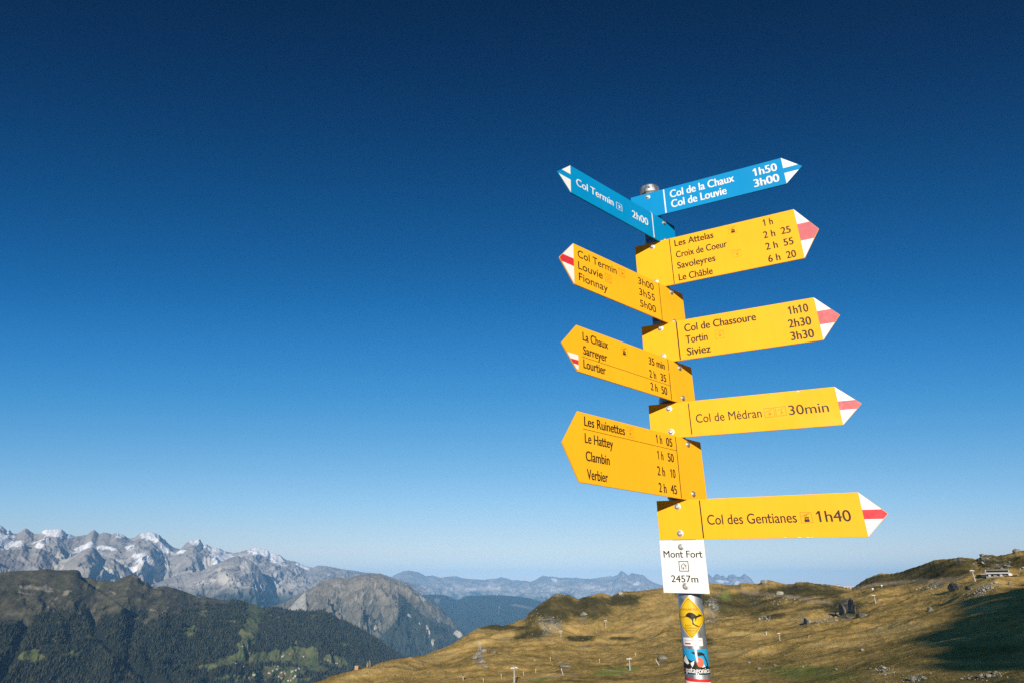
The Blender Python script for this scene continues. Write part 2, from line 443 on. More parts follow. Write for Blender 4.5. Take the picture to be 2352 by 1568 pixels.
def hill_material(name, attrs=True):
    n = NT(name, 1.0, 0.0)
    st = (1, 0.33, 1)
    big = n.noise(0.03, 5, 0.6, st, dist=0.6); mid = n.noise(0.14, 5, 0.65, st); fin = n.noise(0.55, 5, 0.7, st); gr = n.noise(3.0, 4, 0.65, st)
    f = n.math('ADD', n.math('MULTIPLY', big, 0.9), n.math('MULTIPLY', mid, 0.75))
    f = n.math('ADD', f, n.math('MULTIPLY', fin, 0.6)); f = n.math('ADD', f, n.math('MULTIPLY', gr, 0.3))
    if attrs:
        f = n.math('ADD', f, n.math('MULTIPLY', n.attr('gold'), 0.35)); f = n.math('SUBTRACT', f, n.math('MULTIPLY', n.attr('dark'), 0.5))
    c = n.ramp(n.range(f, 0.62, 1.72), [(0.0, (0.10, 0.086, 0.032)), (0.28, (0.24, 0.182, 0.056)), (0.52, (0.47, 0.322, 0.097)), (0.78, (0.70, 0.46, 0.145)), (1.0, (0.80, 0.56, 0.20))])
    rust = n.range(n.noise(0.05, 4, 0.6, dist=1.0), 0.6, 0.75)
    c = n.mix(n.math('MULTIPLY', rust, 0.35), c, (0.26, 0.14, 0.06))
    if attrs:
        c = n.mix(n.math('MULTIPLY', n.attr('green'), n.range(fin, 0.3, 0.6, 0.45, 0.95)), c, (0.29, 0.34, 0.08))
        c = n.mix(n.math('MULTIPLY', n.attr('trail'), n.range(fin, 0.3, 0.6, 0.35, 0.9)), c, (0.46, 0.36, 0.25))
        st = n.range(n.noise(0.5, 4, 0.7, (1, .4, 1)), 0.5, 0.60); st2 = n.range(n.noise(0.2, 5, 0.75, (1, .4, 1)), 0.47, 0.58)
        k = n.math('MULTIPLY', n.attr('rock'), n.math('MAXIMUM', st, n.math('MULTIPLY', st2, 0.8)))
        c = n.mix(k, c, n.ramp(n.noise(1.6, 4), [(0.3, (0.26, 0.25, 0.20)), (0.7, (0.60, 0.57, 0.48))]))
    n.base(c)
    n.bump(n.math('ADD', n.math('MULTIPLY', fin, 0.7), n.math('ADD', n.math('MULTIPLY', gr, 0.15), mid)), 1.0, 1.5)
    return n.m


M_HILL = hill_material('alpine grass')
_nm = near_masks(NEAR)
_V = NEAR.xyz()
hill = big_mesh('hillside', _V.reshape(-1, 3), grid_faces(*_V.shape[:2]), M_HILL, {k: v.ravel() for k, v in _nm.items()})
tag(hill, 'golden brown grassy alpine hillside with rocky knolls behind the signpost', 'hillside', kind='structure')

# mountain shoulder behind the viewer on the right: its shadow lies over the hollow at the lower right
def inside(poly, x, y):
    c = False
    for (x0, y0), (x1, y1) in zip(poly, poly[1:] + poly[:1]):
        if (y0 > y) != (y1 > y) and x < (x1 - x0) * (y - y0) / (y1 - y0) + x0: c = not c
    return c


def shoulder():
    """crest line of the shoulder: for every offset across the sun's direction, the height whose shadow best covers the hollow"""
    out = [(2352, 1334), (2334, 1344.6), (2306, 1360.7), (2285, 1367.7), (2240, 1368), (2204, 1365.4), (2215, 1374), (2174, 1385), (2195, 1402), (2198, 1412), (2184, 1423), (2170, 1432), (2140, 1446), (2117, 1450),
           (2094, 1460), (2103, 1476), (2119, 1497), (2124, 1513), (2128, 1530), (2140, 1548), (2150, 1556), (2172, 1556), (2264, 1549), (2297, 1536), (2329, 1529), (2400, 1505), (2400, 1300)]
    Y0 = -170.0; P = []
    for px in range(2040, 2353, 6):
        for py in range(1264, 1566, 5):
            h = NEAR.hit(px, py); s = (h.y - Y0) / -SUNV.y; P.append((h.x + SUNV.x * s, h.z + SUNV.z * s, inside(out, px, py)))
    P = ND(P); xs = np.arange(40, P[:, 0].max() + 6, 5.0); zs = []
    for x in xs:
        q = P[np.abs(P[:, 0] - x) < 5]
        if len(q) < 3: zs.append(np.nan); continue
        c = np.sort(q[:, 1]); sc = [((q[:, 1] < t) == (q[:, 2] > .5)).sum() for t in np.concatenate([[c[0] - 1], c + .01])]
        zs.append(np.concatenate([[c[0] - 1], c + .01])[int(np.argmax(sc))])
    zs = ND(zs); ok = ~np.isnan(zs); zs = np.interp(xs, xs[ok], zs[ok])
    return Y0, xs, zs


Y0, _xs, _zs = shoulder()
print('shoulder', [(round(float(a)), round(float(b))) for a, b in zip(_xs, _zs)])
_x0 = _xs[0]
gx = np.concatenate([np.linspace(_x0 - 22, _x0, 12)[:-1], np.linspace(_x0, _xs[-1] + 160, 260)])
gz = np.where(gx < _x0, -10 + (_zs[0] + 10) * sstep(_x0 - 22, _x0, gx), np.interp(gx, _xs, _zs)) - np.where(gx > _xs[-1], (gx - _xs[-1]) * 0.3, 0)
gz = gz + 2.2 * fbm(gx / 11, gx * 0, 5, 90) * sstep(_x0 - 20, _x0, gx)
cs = np.linspace(-1, 1, 41)
hw = 60 + gz[:, None] * 0.9
VX = np.repeat(gx[:, None], 41, 1); VY = Y0 + cs[None, :] * hw
VZ = -14 + (gz[:, None] + 14) * (1 - np.abs(cs)[None, :] ** 1.1)
VZ = VZ + 3 * fbm(VX / 25, VY / 25, 4, 91) * (np.abs(cs)[None, :] > 0.1) * (np.abs(cs)[None, :])
SV = np.stack([VX, VY, VZ], -1)
sh = big_mesh('mountain_shoulder', SV.reshape(-1, 3), grid_faces(*SV.shape[:2]), hill_material('shoulder grass', False))
tag(sh, 'grassy mountain shoulder behind the viewpoint that shades the hollow', 'hillside', kind='structure')
# ================================================================== FAR RANGES
def view_of(P): return unray(P.az[:, None], P.Z / P.R)


# --- snowy high range on the left (about 21 km away)
SIL_C = [(-30, 1190), (0, 1206), (6, 1208), (15, 1217), (22, 1216), (30, 1224.6), (40, 1224.6), (52, 1216), (60, 1212), (70, 1219), (77.5, 1224.6), (92, 1224), (100, 1217), (107.5, 1214.6), (125, 1214.2), (142.5, 1213.9), (152.5, 1224.6), (162, 1226),
         (172.5, 1231), (185, 1229), (197.5, 1228), (209, 1220), (217.5, 1215.8), (222, 1220), (227.5, 1224.6), (245, 1221.6), (257.5, 1226), (267.5, 1223), (282.5, 1227), (297.5, 1236), (307.5, 1234.6), (316, 1228), (325, 1223), (338, 1222), (350, 1221), (365, 1227),
         (374, 1235), (382.5, 1242), (392, 1251), (400, 1257), (415, 1259.6), (427.5, 1246), (440, 1239.6), (452, 1239), (458.7, 1236), (463, 1243), (467.5, 1252), (476, 1249.6), (487.5, 1257), (500, 1258), (507.5, 1259.6), (515, 1264.6), (532, 1268), (550, 1267), (562, 1263), (572.5, 1258),
         (588, 1256.5), (600, 1258), (616, 1263), (620, 1270), (632, 1270.5), (644, 1274), (657, 1285), (671, 1287), (684, 1289.7), (699, 1298), (719, 1303), (732, 1297), (756, 1300), (780, 1305), (811, 1309.4), (837, 1313.4), (873, 1316), (905, 1326), (950, 1340), (1000, 1360)]
PC, tC = range_grid(SIL_C, -60, 980, 21000, 13500, -900, 820, 330, 760, 1500, p=1.15, seed=100, wob=0.05, fine=26, sharp=0.8, env_top=0.55)
pxC, pyC = view_of(PC); nC = grid_slope(PC); XC = PC.xyz()
n1 = fbm(XC[..., 0] / 700, XC[..., 1] / 700, 5, 301)
snow = blobs(pxC, pyC, [(122, 1219, 34, 11, 3, 1.25), (8, 1240, 22, 28, 20, 1.1), (38, 1249, 22, 8, 0, .95), (88, 1250, 20, 9, 0, .85), (160, 1229, 14, 5, 0, .9), (188, 1258, 40, 9, -28, .9), (245, 1257, 26, 6, 8, .85), (348, 1230, 26, 16, 20, 1.1), (382, 1255, 16, 13, 40, 1.0),
                        (320, 1275, 34, 16, 25, .95), (310, 1304, 34, 12, -35, .75), (446, 1244, 16, 10, 0, .9), (500, 1264, 30, 8, 10, 1.0), (505, 1285, 38, 15, -30, .85), (600, 1266, 34, 9, 12, 1.3), (632, 1280, 24, 13, 35, 1.1), (690, 1297, 16, 7, 30, .9), (275, 1229, 22, 8, 0, .75), (415, 1266, 14, 6, 0, .9), (705, 1305, 20, 4, 0, .6)])
n3 = fbm(XC[..., 0] / 160, XC[..., 1] / 260, 4, 303)
snowC = sstep(0.43, 0.62, 0.95 * snow + 0.75 * n1 + 0.45 * n3 + 0.5 * (nC[..., 2] - 0.75) + 0.10 * sstep(1262, 1225, pyC))
scree = sstep(0.1, 0.45, 0.9 * blobs(pxC, pyC, [(330, 1300, 60, 24, -20), (140, 1290, 60, 22, -30), (480, 1300, 50, 30, -30), (620, 1330, 36, 26, 30), (560, 1290, 30, 20, 40), (230, 1290, 60, 18, 0)]) * (0.5 + n1) + 0.25 * n1)
n = NT('high rock and snow', 0.95, 0.1)
c = n.ramp(n.noise(0.0022, 6, 0.65), [(0.25, (0.20, 0.185, 0.172)), (0.5, (0.33, 0.302, 0.272)), (0.75, (0.47, 0.432, 0.388))])
c = n.mix(n.math('MULTIPLY', n.attr('scree'), 0.75), c, (0.62, 0.57, 0.50))
c = n.mix(n.attr('wood'), c, (0.035, 0.05, 0.03))
c = n.mix(n.attr('snow'), c, (0.88, 0.88, 0.90)); n.base(c)
wood = sstep(1350, 1385, pyC + 25 * n1 + 0 * pxC)
o = big_mesh('mountain_range', XC.reshape(-1, 3), grid_faces(*XC.shape[:2]), n.m, dict(snow=snowC.ravel(), scree=scree.ravel(), wood=wood.ravel()))
tag(o, 'distant grey rock mountain range with snowfields and jagged summits, at the left', 'mountain range', kind='structure')

# --- its darker outlying ridges, standing in front of it (about 17 km)
SIL_F = [(-40, 1266), (-15, 1260), (0, 1259), (20, 1262), (51, 1261), (70, 1268), (82, 1263), (94, 1259), (104, 1264), (115, 1272), (140, 1285), (155, 1281), (170, 1275), (190, 1262), (200, 1259), (211, 1255), (218, 1259), (225, 1266), (240, 1284), (250, 1281), (262, 1282), (280, 1296), (305, 1314), (330, 1328), (352, 1338), (375, 1333), (400, 1322), (415, 1321), (430, 1315), (447, 1313), (461, 1310), (473, 1305), (485, 1298), (508, 1290), (518, 1284), (530, 1279), (540, 1277), (547, 1275), (553, 1279), (560, 1280), (575, 1285), (586, 1294), (594, 1303), (600, 1312), (609, 1325), (625, 1350), (644, 1376), (680, 1395), (720, 1410)]
PF, tF = range_grid(SIL_F, -60, 725, 17000, 11500, -1000, 620, 300, 520, 1050, p=1.1, seed=150, wob=0.04, fine=20, sharp=0.9, env_top=0.6, crestlen=0.3)
pxF, pyF = view_of(PF); XF = PF.xyz(); n1 = fbm(XF[..., 0] / 500, XF[..., 1] / 500, 5, 351)
screeF = sstep(0.15, 0.5, blobs(pxF, pyF, [(600, 1352, 20, 7, 28), (520, 1330, 36, 14, 30), (460, 1340, 40, 12, -20), (130, 1300, 40, 12, -30), (250, 1310, 40, 10, 30), (560, 1310, 14, 24, 20)]) * (.6 + 1.2 * n1) + .3 * n1)
o = big_mesh('mountain_range', XF.reshape(-1, 3), grid_faces(*XF.shape[:2]), n.m, dict(snow=(0 * n1).ravel(), scree=screeF.ravel(), wood=(sstep(1338, 1372, pyF + 26 * n1) * .9).ravel()))
tag(o, 'blue grey rocky foothill ridges in front of the snowy range at the left', 'mountain range', kind='structure')

# --- palest range in the middle distance, with small snow patches (about 31 km)
SIL_D = [(860, 1345), (880, 1335), (896, 1326), (908, 1319), (920, 1313), (930, 1310), (939, 1308.7), (950, 1311), (961, 1313), (978, 1322), (993, 1320), (1011, 1326), (1030, 1323), (1049, 1322), (1060, 1326), (1072, 1328), (1090, 1329), (1113, 1330.7), (1120, 1329), (1131, 1327.8), (1139, 1328), (1150, 1324), (1163, 1327), (1178, 1332), (1188, 1331), (1198, 1333), (1207, 1332), (1216, 1335),
         (1227, 1332), (1237, 1326), (1246.6, 1320.4), (1258, 1323), (1271, 1323), (1285, 1326), (1301, 1325), (1312, 1326), (1324, 1325), (1340, 1328), (1359, 1328), (1380, 1325), (1400, 1322), (1409, 1323), (1415, 1320), (1419.5, 1319), (1423, 1313), (1426.8, 1309.6), (1431, 1312), (1435.6, 1314.6), (1444, 1320.4), (1449, 1316), (1453, 1314.6), (1466, 1318), (1476.6, 1319), (1482, 1323), (1488, 1329), (1500, 1336), (1518, 1342),
         (1560, 1346), (1600, 1336), (1616, 1320), (1627, 1316.5), (1633, 1322), (1637.6, 1325), (1643, 1319), (1648, 1316.5), (1654.7, 1322), (1661, 1320), (1669.6, 1327), (1673.8, 1318.7), (1679, 1319), (1684.5, 1317.6), (1689, 1320), (1693, 1324), (1702, 1323), (1710, 1315.5), (1714, 1319), (1718.5, 1322), (1727, 1330), (1733.4, 1340), (1760, 1352), (1800, 1360)]
PD, tD = range_grid(SIL_D, 865, 1790, 31000, 21500, -1100, 620, 160, 700, 1900, p=1.1, seed=200, wob=0.03, fine=14, sharp=0.8, env_top=0.6)
pxD, pyD = view_of(PD); XD = PD.xyz(); n1 = fbm(XD[..., 0] / 900, XD[..., 1] / 900, 5, 311)
snowD = sstep(0.5, 0.75, blobs(pxD, pyD, [(1274, 1331, 7, 4, 0, 1.1), (1463, 1339, 11, 5, -20, 1.0), (1089, 1352, 8, 3, 0, 1.1), (1662, 1334, 26, 4, 4, .95), (1690, 1336, 12, 4, 0, .8), (1136, 1344, 9, 7, 30, .5)]) + 0.6 * n1)
screeD = sstep(0.15, 0.5, 0.9 * blobs(pxD, pyD, [(1136, 1345, 16, 12, 30), (1060, 1350, 40, 10, 0), (1180, 1362, 20, 14, 60), (1360, 1350, 60, 6, 5), (1270, 1350, 40, 10), (1660, 1340, 50, 8)]) * (0.6 + n1) + .2 * n1)
woodD = sstep(1358, 1378, pyD + 30 * n1)
big = big_mesh('mountain_range', XD.reshape(-1, 3), grid_faces(*XD.shape[:2]), n.m, dict(snow=snowD.ravel(), scree=screeD.ravel(), wood=woodD.ravel()))
tag(big, 'faint pale blue mountain range with toothed peaks, on the horizon behind the signpost', 'mountain range', kind='structure')

# --- blue wooded hills in the valley gap (about 17 km)
SIL_E = [(930, 1382), (960, 1368), (981, 1364), (1000, 1364), (1025, 1366), (1040, 1373), (1049, 1377.5), (1060, 1374), (1070, 1368), (1078, 1366.5), (1110, 1366), (1154, 1366), (1192, 1369), (1213, 1372), (1242, 1380), (1300, 1392), (1400, 1400), (1500, 1410)]
PE, tE = range_grid(SIL_E, 925, 1490, 17500, 9500, -1450, 360, 170, 260, 1400, p=1.25, seed=400, wob=0.02, fine=8, sharp=0.5, env_top=0.4)
pxE, pyE = view_of(PE); XE = PE.xyz(); n1 = fbm(XE[..., 0] / 500, XE[..., 1] / 500, 5, 321)
screeE = sstep(0.5, 0.8, np.maximum(blobs(pxE, pyE, [(1005, 1378, 12, 12, -40, .8), (1200, 1392, 40, 6, 10, .9), (1147, 1395, 2.5, 24, 8, .8), (1130, 1425, 40, 3, 4, .55), (1222, 1410, 14, 4, 0, .5)]), 0) + 0.35 * n1)
nE = NT('distant woods', 0.95, 0.1)
c = nE.ramp(nE.noise(0.006, 6, 0.7), [(0.3, (0.02, 0.032, 0.02)), (0.7, (0.05, 0.062, 0.035))])
c = nE.mix(nE.math('MULTIPLY', nE.attr('scree'), 0.8), c, (0.26, 0.24, 0.17)); nE.base(c)
o = big_mesh('wooded_hills', XE.reshape(-1, 3), grid_faces(*XE.shape[:2]), nE.m, dict(scree=screeE.ravel()))
tag(o, 'hazy blue wooded hills in the valley gap left of the golden knoll', 'hills', kind='structure')

# --- grey green mountain with a pale slab, centre left (about 10 km)
SIL_B = [(560, 1420), (600, 1405), (620, 1393), (640, 1386), (657, 1380), (672, 1373), (686, 1365), (699, 1357), (707, 1352), (719, 1349), (728, 1340), (734, 1333.6), (744, 1333), (757, 1329), (768, 1327), (780, 1324), (790, 1328), (800, 1327), (812, 1323), (824, 1320.4), (830, 1320), (842, 1317.5), (859.5, 1316.7), (870, 1317), (879, 1318), (890, 1324), (901, 1329),
         (918, 1334), (934, 1340), (955, 1356), (978, 1373), (995, 1383), (1011, 1393), (1025, 1410), (1040, 1424), (1052, 1436), (1072, 1458), (1095, 1480), (1130, 1515), (1180, 1560)]
PB, tB = range_grid(SIL_B, 580, 1160, 10300, 6600, -1250, 620, 330, 360, 640, p=1.2, seed=500, wob=0.02, fine=15, sharp=1.1, env_top=0.9)
pxB, pyB = view_of(PB)
# the pale slab: a plane left of a sharp rib that drops straight from the little horn
rib = seg_dist(pxB, pyB, [(699, 1358), (702, 1380), (704, 1410)])
jx = 3.0 * fbm(pyB / 7, pxB / 9, 4, 77)
inslab = sstep(704, 700, pxB + jx) * sstep(46, 36, np.abs(pxB - 700)) * sstep(-1.0, 3, pyB + jx - (1358 + (699 - pxB) * 1.06))
PB.Z = PB.Z + 26 * np.exp(-(rib / 3.0) ** 2) * sstep(1.0, 0.93, tB)
XB = PB.xyz(); n1 = fbm(XB[..., 0] / 260, XB[..., 1] / 260, 5, 331); n2 = fbm(XB[..., 0] / 90, XB[..., 1] / 260, 4, 332)
tri = sstep(0, 12, (pyB - 1404) - 1.05 * np.abs(pxB - 922) * np.where(pxB < 922, 1.0, 0.25) + 10 * n1) * sstep(1400, 1408, pyB)
right = sstep(0, 14, pyB - 1392 - 0.9 * (pxB - 960) + 14 * n1) * (pxB > 915)
woodB = np.clip(np.maximum(tri, right) + sstep(0.1, 0.4, n1) * sstep(1370, 1420, pyB) * 0.8 + .35 * sstep(1350, 1400, pyB), 0, 1)
cliff = sstep(0.55, 0.75, blobs(pxB, pyB, [(983, 1446, 5, 14, -18, 1.2), (994, 1476, 5, 14, -10, 1.1), (963, 1432, 4, 10, -25, .9), (970, 1374, 14, 6, 20, .95), (1052, 1455, 10, 14, -35, 1.0), (825, 1434, 3, 12, 0, .9), (862, 1440, 5, 9, 20, .8), (940, 1412, 10, 5, 20, .7)]) + 0.8 * n2)
slabB = np.clip(inslab, 0, 1)
gul = sstep(0.15, 0.45, n2 + 0.3 * n1) * sstep(1325, 1350, pyB)
woodB = woodB * (1 - slabB)
nB = NT('grey green mountain', 0.95, 0.1)
c = nB.ramp(nB.noise(0.008, 6, 0.7), [(0.25, (0.13, 0.125, 0.085)), (0.5, (0.22, 0.195, 0.145)), (0.75, (0.36, 0.30, 0.235))])
c = nB.mix(nB.math('MULTIPLY', nB.attr('gully'), 0.6), c, (0.50, 0.46, 0.39))
c = nB.mix(nB.math('MULTIPLY', nB.attr('wood'), 0.92), c, nB.ramp(nB.noise(0.03, 4, 0.7), [(0.3, (0.016, 0.028, 0.018)), (0.7, (0.045, 0.06, 0.035))]))
c = nB.mix(nB.attr('slab'), c, nB.ramp(nB.noise(0.02, 4, 0.7), [(0.3, (0.34, 0.32, 0.28)), (0.7, (0.5, 0.47, 0.42))]))
c = nB.mix(nB.attr('cliff'), c, (0.52, 0.48, 0.40)); nB.base(c)
o = big_mesh('mountain', XB.reshape(-1, 3), grid_faces(*XB.shape[:2]), nB.m, dict(gully=gul.ravel(), wood=woodB.ravel(), slab=slabB.ravel(), cliff=cliff.ravel()))
tag(o, 'grey green mountain with a pale triangular rock slab, rising behind the wooded ridge', 'mountain', kind='structure')

# --- dark wooded mountain at the lower left (about 5 km)
SIL_A = [(-60, 1318), (0, 1314.6), (25, 1311), (50, 1309.6), (80, 1309), (107.5, 1305), (130, 1309), (160, 1308), (176, 1307), (185, 1309.6), (192, 1314), (200, 1319.6), (212, 1327), (225, 1333), (245, 1332), (262, 1334.6), (280, 1326), (295, 1320), (307, 1317), (318, 1325), (332, 1337), (338, 1336), (350, 1347), (366, 1346), (380, 1345), (405, 1351),
         (428, 1359), (450, 1368), (475, 1370), (505, 1376), (517, 1377.5), (540, 1376.5), (554, 1377.5), (572, 1382), (588, 1389), (605, 1397), (618, 1397), (633, 1396), (660, 1399), (684, 1401.7), (704, 1404), (725, 1403), (747.5, 1404), (765, 1413), (780, 1423.7), (791, 1426), (815, 1438), (842, 1452), (866, 1468), (890, 1485), (912, 1499), (934, 1510.5), (980, 1538), (1050, 1580)]
PA, tA = range_grid(SIL_A, -75, 1010, 5500, 3000, -830, 900, 380, 170, 620, p=1.12, seed=600, wob=0.03, fine=3, sharp=0.75, env_top=0.85, crestlen=0.10)
pxA, pyA = view_of(PA)
g1 = seg_dist(pxA, pyA, [(212, 1398), (226, 1455), (262, 1490), (300, 1528), (350, 1556), (372, 1580)])
g2 = seg_dist(pxA, pyA, [(190, 1318), (215, 1350), (250, 1375), (285, 1398), (300, 1420)])
g3 = seg_dist(pxA, pyA, [(60, 1430), (40, 1480), (0, 1550)])
r2 = seg_dist(pxA, pyA, [(185, 1312), (204, 1342), (236, 1366), (268, 1388), (280, 1400)])
PA.Z = PA.Z - 85 * np.exp(-(g1 / 10) ** 2) - 40 * np.exp(-(g2 / 8) ** 2) - 70 * np.exp(-(g3 / 13) ** 2) + 48 * np.exp(-(r2 / 8) ** 2) * sstep(1.0, 0.93, tA)
r3 = seg_dist(pxA, pyA, [(307, 1320), (318, 1338), (340, 1352), (368, 1360)])
PA.Z = PA.Z + 20 * np.exp(-(r3 / 7) ** 2) * sstep(1.0, 0.93, tA)
XA = PA.xyz(); nA = grid_slope(PA)
n1 = fbm(XA[..., 0] / 220, XA[..., 1] / 220, 5, 341); n2 = fbm(XA[..., 0] / 60, XA[..., 1] / 60, 4, 342)
tl = np.interp(pxA, [-60, 0, 60, 130, 200, 270, 320, 400, 440, 480, 540, 600, 2000], [1432, 1428, 1415, 1412, 1406, 1400, 1412, 1412, 1392, 1386, 1384, 1385, 1385])
wood = sstep(-9, 14, pyA - tl + 40 * n1 + 26 * n2)
MEADOW = [(68, 1505, 30, 17, 5, 1.35), (80, 1493, 16, 6, 0, .9), (150, 1503, 34, 4, -6, .8), (438, 1450, 16, 13, 0, .9), (462, 1412, 18, 5, 20, .8), (578, 1420, 15, 42, 8, 1.35), (566, 1465, 18, 40, 8, 1.4), (588, 1400, 18, 14, 20, .9), (560, 1510, 36, 12, 0, 1.0), (620, 1508, 42, 10, 6, 1.0), (690, 1505, 44, 26, 10, 1.4), (705, 1520, 30, 16, 0, 1.35), (640, 1545, 60, 16, -8, 1.15), (590, 1552, 34, 14, 0, .95), (768, 1518, 28, 11, 6, 1.05), (735, 1535, 22, 8, 0, .8),
          (545, 1558, 30, 12, 0, .85), (480, 1528, 36, 6, -6, .8), (520, 1520, 24, 7, 0, .9), (793, 1478, 7, 4, 0, 1.0), (655, 1470, 8, 2.5, -25, .9), (718, 1414, 7, 5, 0, 1.0), (670, 1562, 50, 10, 0, 1.0), (500, 1400, 28, 3, 0, .5), (470, 1403, 16, 3, 0, .8), (530, 1425, 40, 3, 4, .75)]
meadow = sstep(0.30, 0.48, blobs(pxA, pyA, MEADOW) + 0.85 * n1 + 0.6 * n2)
pale = sstep(0.5, 0.75, blobs(pxA, pyA, [(70, 1348, 40, 5, 8, .9), (108, 1350, 20, 8, 10, .95), (62, 1362, 26, 3, 10, .8), (150, 1362, 24, 8, -15, .85), (125, 1378, 26, 4, -50, .9), (112, 1392, 20, 3, -40, .7), (262, 1362, 24, 5, 35, .75), (345, 1400, 16, 3, 0, .7), (378, 1402, 14, 6, -20, 1.0), (372, 1433, 5, 3, 0, 1.0), (352, 1400, 14, 4, 10, .8), (620, 1412, 10, 5, -30, .9), (640, 1417, 4, 3, 0, 1), (652, 1442, 2.5, 8, 5, 1), (360, 1352, 14, 4, 40, .95), (310, 1325, 12, 5, 35, .8), (110, 1470, 3, 12, 0, .6), (145, 1460, 2.5, 16, 0, .6), (172, 1470, 2.5, 20, 0, .6), (275, 1545, 10, 8, -30, .9), (300, 1548, 6, 5, 0, .8), (310, 1413, 6, 3, 0, .8), (455, 1368, 10, 5, 30, .8)]) + 0.8 * n2 + .4 * n1)
wood = np.clip(wood - meadow - pale, 0, 1)
nM = NT('wooded mountain', 0.95, 0.1)
c = nM.ramp(nM.noise(0.012, 6, 0.7), [(0.3, (0.045, 0.047, 0.028)), (0.5, (0.088, 0.082, 0.05)), (0.7, (0.165, 0.145, 0.09))])
c = nM.mix(nM.math('MULTIPLY', nM.attr('meadow'), 0.95), c, nM.ramp(nM.noise(0.02, 5, 0.6, dist=0.5), [(0.35, (0.085, 0.12, 0.035)), (0.55, (0.13, 0.145, 0.05)), (0.7, (0.20, 0.145, 0.07))]))
c = nM.mix(nM.math('MULTIPLY', nM.attr('pale'), 0.8), c, (0.34, 0.30, 0.22))
c = nM.mix(nM.attr('wood'), c, (0.016, 0.02, 0.014)); nM.base(c)
o = big_mesh('wooded_mountain', XA.reshape(-1, 3), grid_faces(*XA.shape[:2]), nM.m, dict(meadow=(meadow * (1 - wood)).ravel(), pale=pale.ravel(), wood=wood.ravel()))
tag(o, 'dark wooded mountain with bare brown top and green clearings, at the lower left', 'mountain', kind='structure')

# forest: tens of thousands of spruces standing on it, one mass
def forest(P, wood, count):
    px, py = unray(P.az[:, None], P.Z / P.R)
    vis = (pxi := px) > -40
    w = wood * vis * (px < 1000) * (py < 1600) * (py > 1300)
    dA = P.R * np.gradient(P.az)[:, None] * np.gradient(P.R, axis=1)
    w = (np.clip(w - 0.25, 0, 1) * np.abs(dA)).ravel(); w /= w.sum()
    idx = RNG.choice(w.size, count, p=w); X = P.xyz().reshape(-1, 3)[idx]
    X = X + RNG.normal(0, 1, X.shape) * ND([5, 5, 0])
    h = RNG.uniform(13, 25, count); rad = h * RNG.uniform(0.17, 0.25, count); K = 6
    ang = np.linspace(0, 2 * math.pi, K, endpoint=False)[None, :] + RNG.uniform(0, 6, (count, 1))
    ring = np.stack([X[:, None, 0] + np.cos(ang) * rad[:, None], X[:, None, 1] + np.sin(ang) * rad[:, None], np.repeat((X[:, 2] - 2 + h * 0.12)[:, None], K, 1)], -1)
    top = X + np.stack([RNG.normal(0, .4, count), RNG.normal(0, .4, count), h], -1)
    V = np.concatenate([ring, top[:, None, :]], 1).reshape(-1, 3)
    b = (np.arange(count) * (K + 1))[:, None]; k = np.arange(K)[None, :]
    F = np.stack([b + k, b + (k + 1) % K, b + K + 0 * k], -1).reshape(-1, 3)
    tone = np.repeat(RNG.uniform(0, 1, count), K + 1)
    n = NT('spruce', 0.9, 0.1)
    n.base(n.ramp(n.attr('tone'), [(0.0, (0.018, 0.025, 0.016)), (0.5, (0.034, 0.042, 0.025)), (0.85, (0.055, 0.058, 0.031)), (1.0, (0.085, 0.072, 0.038))]))
    o = big_mesh('forest', V, F, n.m, dict(tone=tone), smooth=False)
    tag(o, 'dark spruce forest covering the lower left mountain', 'forest', kind='stuff')


forest(PA, wood, 42000)

# --- valley floor under everything
S = 48000; NS = 40
gx, gy = np.meshgrid(np.linspace(-S, S, NS), np.linspace(-6000, 60000, NS), indexing='ij')
vz = -1560 + 60 * fbm(gx / 9000, gy / 9000, 3, 5)
V = np.stack([gx, gy, vz], -1)
o = big_mesh('valley_ground', V.reshape(-1, 3), grid_faces(NS, NS)[:, ::-1], nE.m)
tag(o, 'wooded valley floor far below the mountains', 'valley floor', kind='structure')
# ================================================================== THINGS ON THE HILLSIDE
M_STEEL = paint('pale galvanised lift steel', (.46, .46, .46), .5, .06, .4, 2)
M_CONC = paint('concrete', (.42, .40, .37), .85, .1, .2, 3)
M_DARKG = paint('dark panel', (.025, .03, .035), .35, .1, .5, 2)
M_BWHITE = paint('white cladding', (.74, .74, .73), .6, .05, .3, 2)
M_WOOD = paint('weathered wood', (.40, .27, .13), .85, .15, .1, 6)
M_RROOF = paint('rust red roof', (.40, .12, .08), .7, .1, .2, 2)


def rock_mat(name, a, b, c):
    n = NT(name, .95, .1); n.base(n.ramp(n.noise(.9, 6, .7), [(.3, a), (.5, b), (.7, c)])); n.bump(n.noise(2.2, 5, .7), .8, .4); return n.m


M_ROCK = rock_mat('lichen rock', (.11, .105, .08), (.23, .215, .17), (.38, .36, .29))
M_ROCKP = rock_mat('pale rock', (.24, .225, .175), (.40, .375, .295), (.56, .53, .43))
M_ROCKD = rock_mat('dark crag rock', (.07, .07, .055), (.17, .165, .13), (.32, .30, .25))


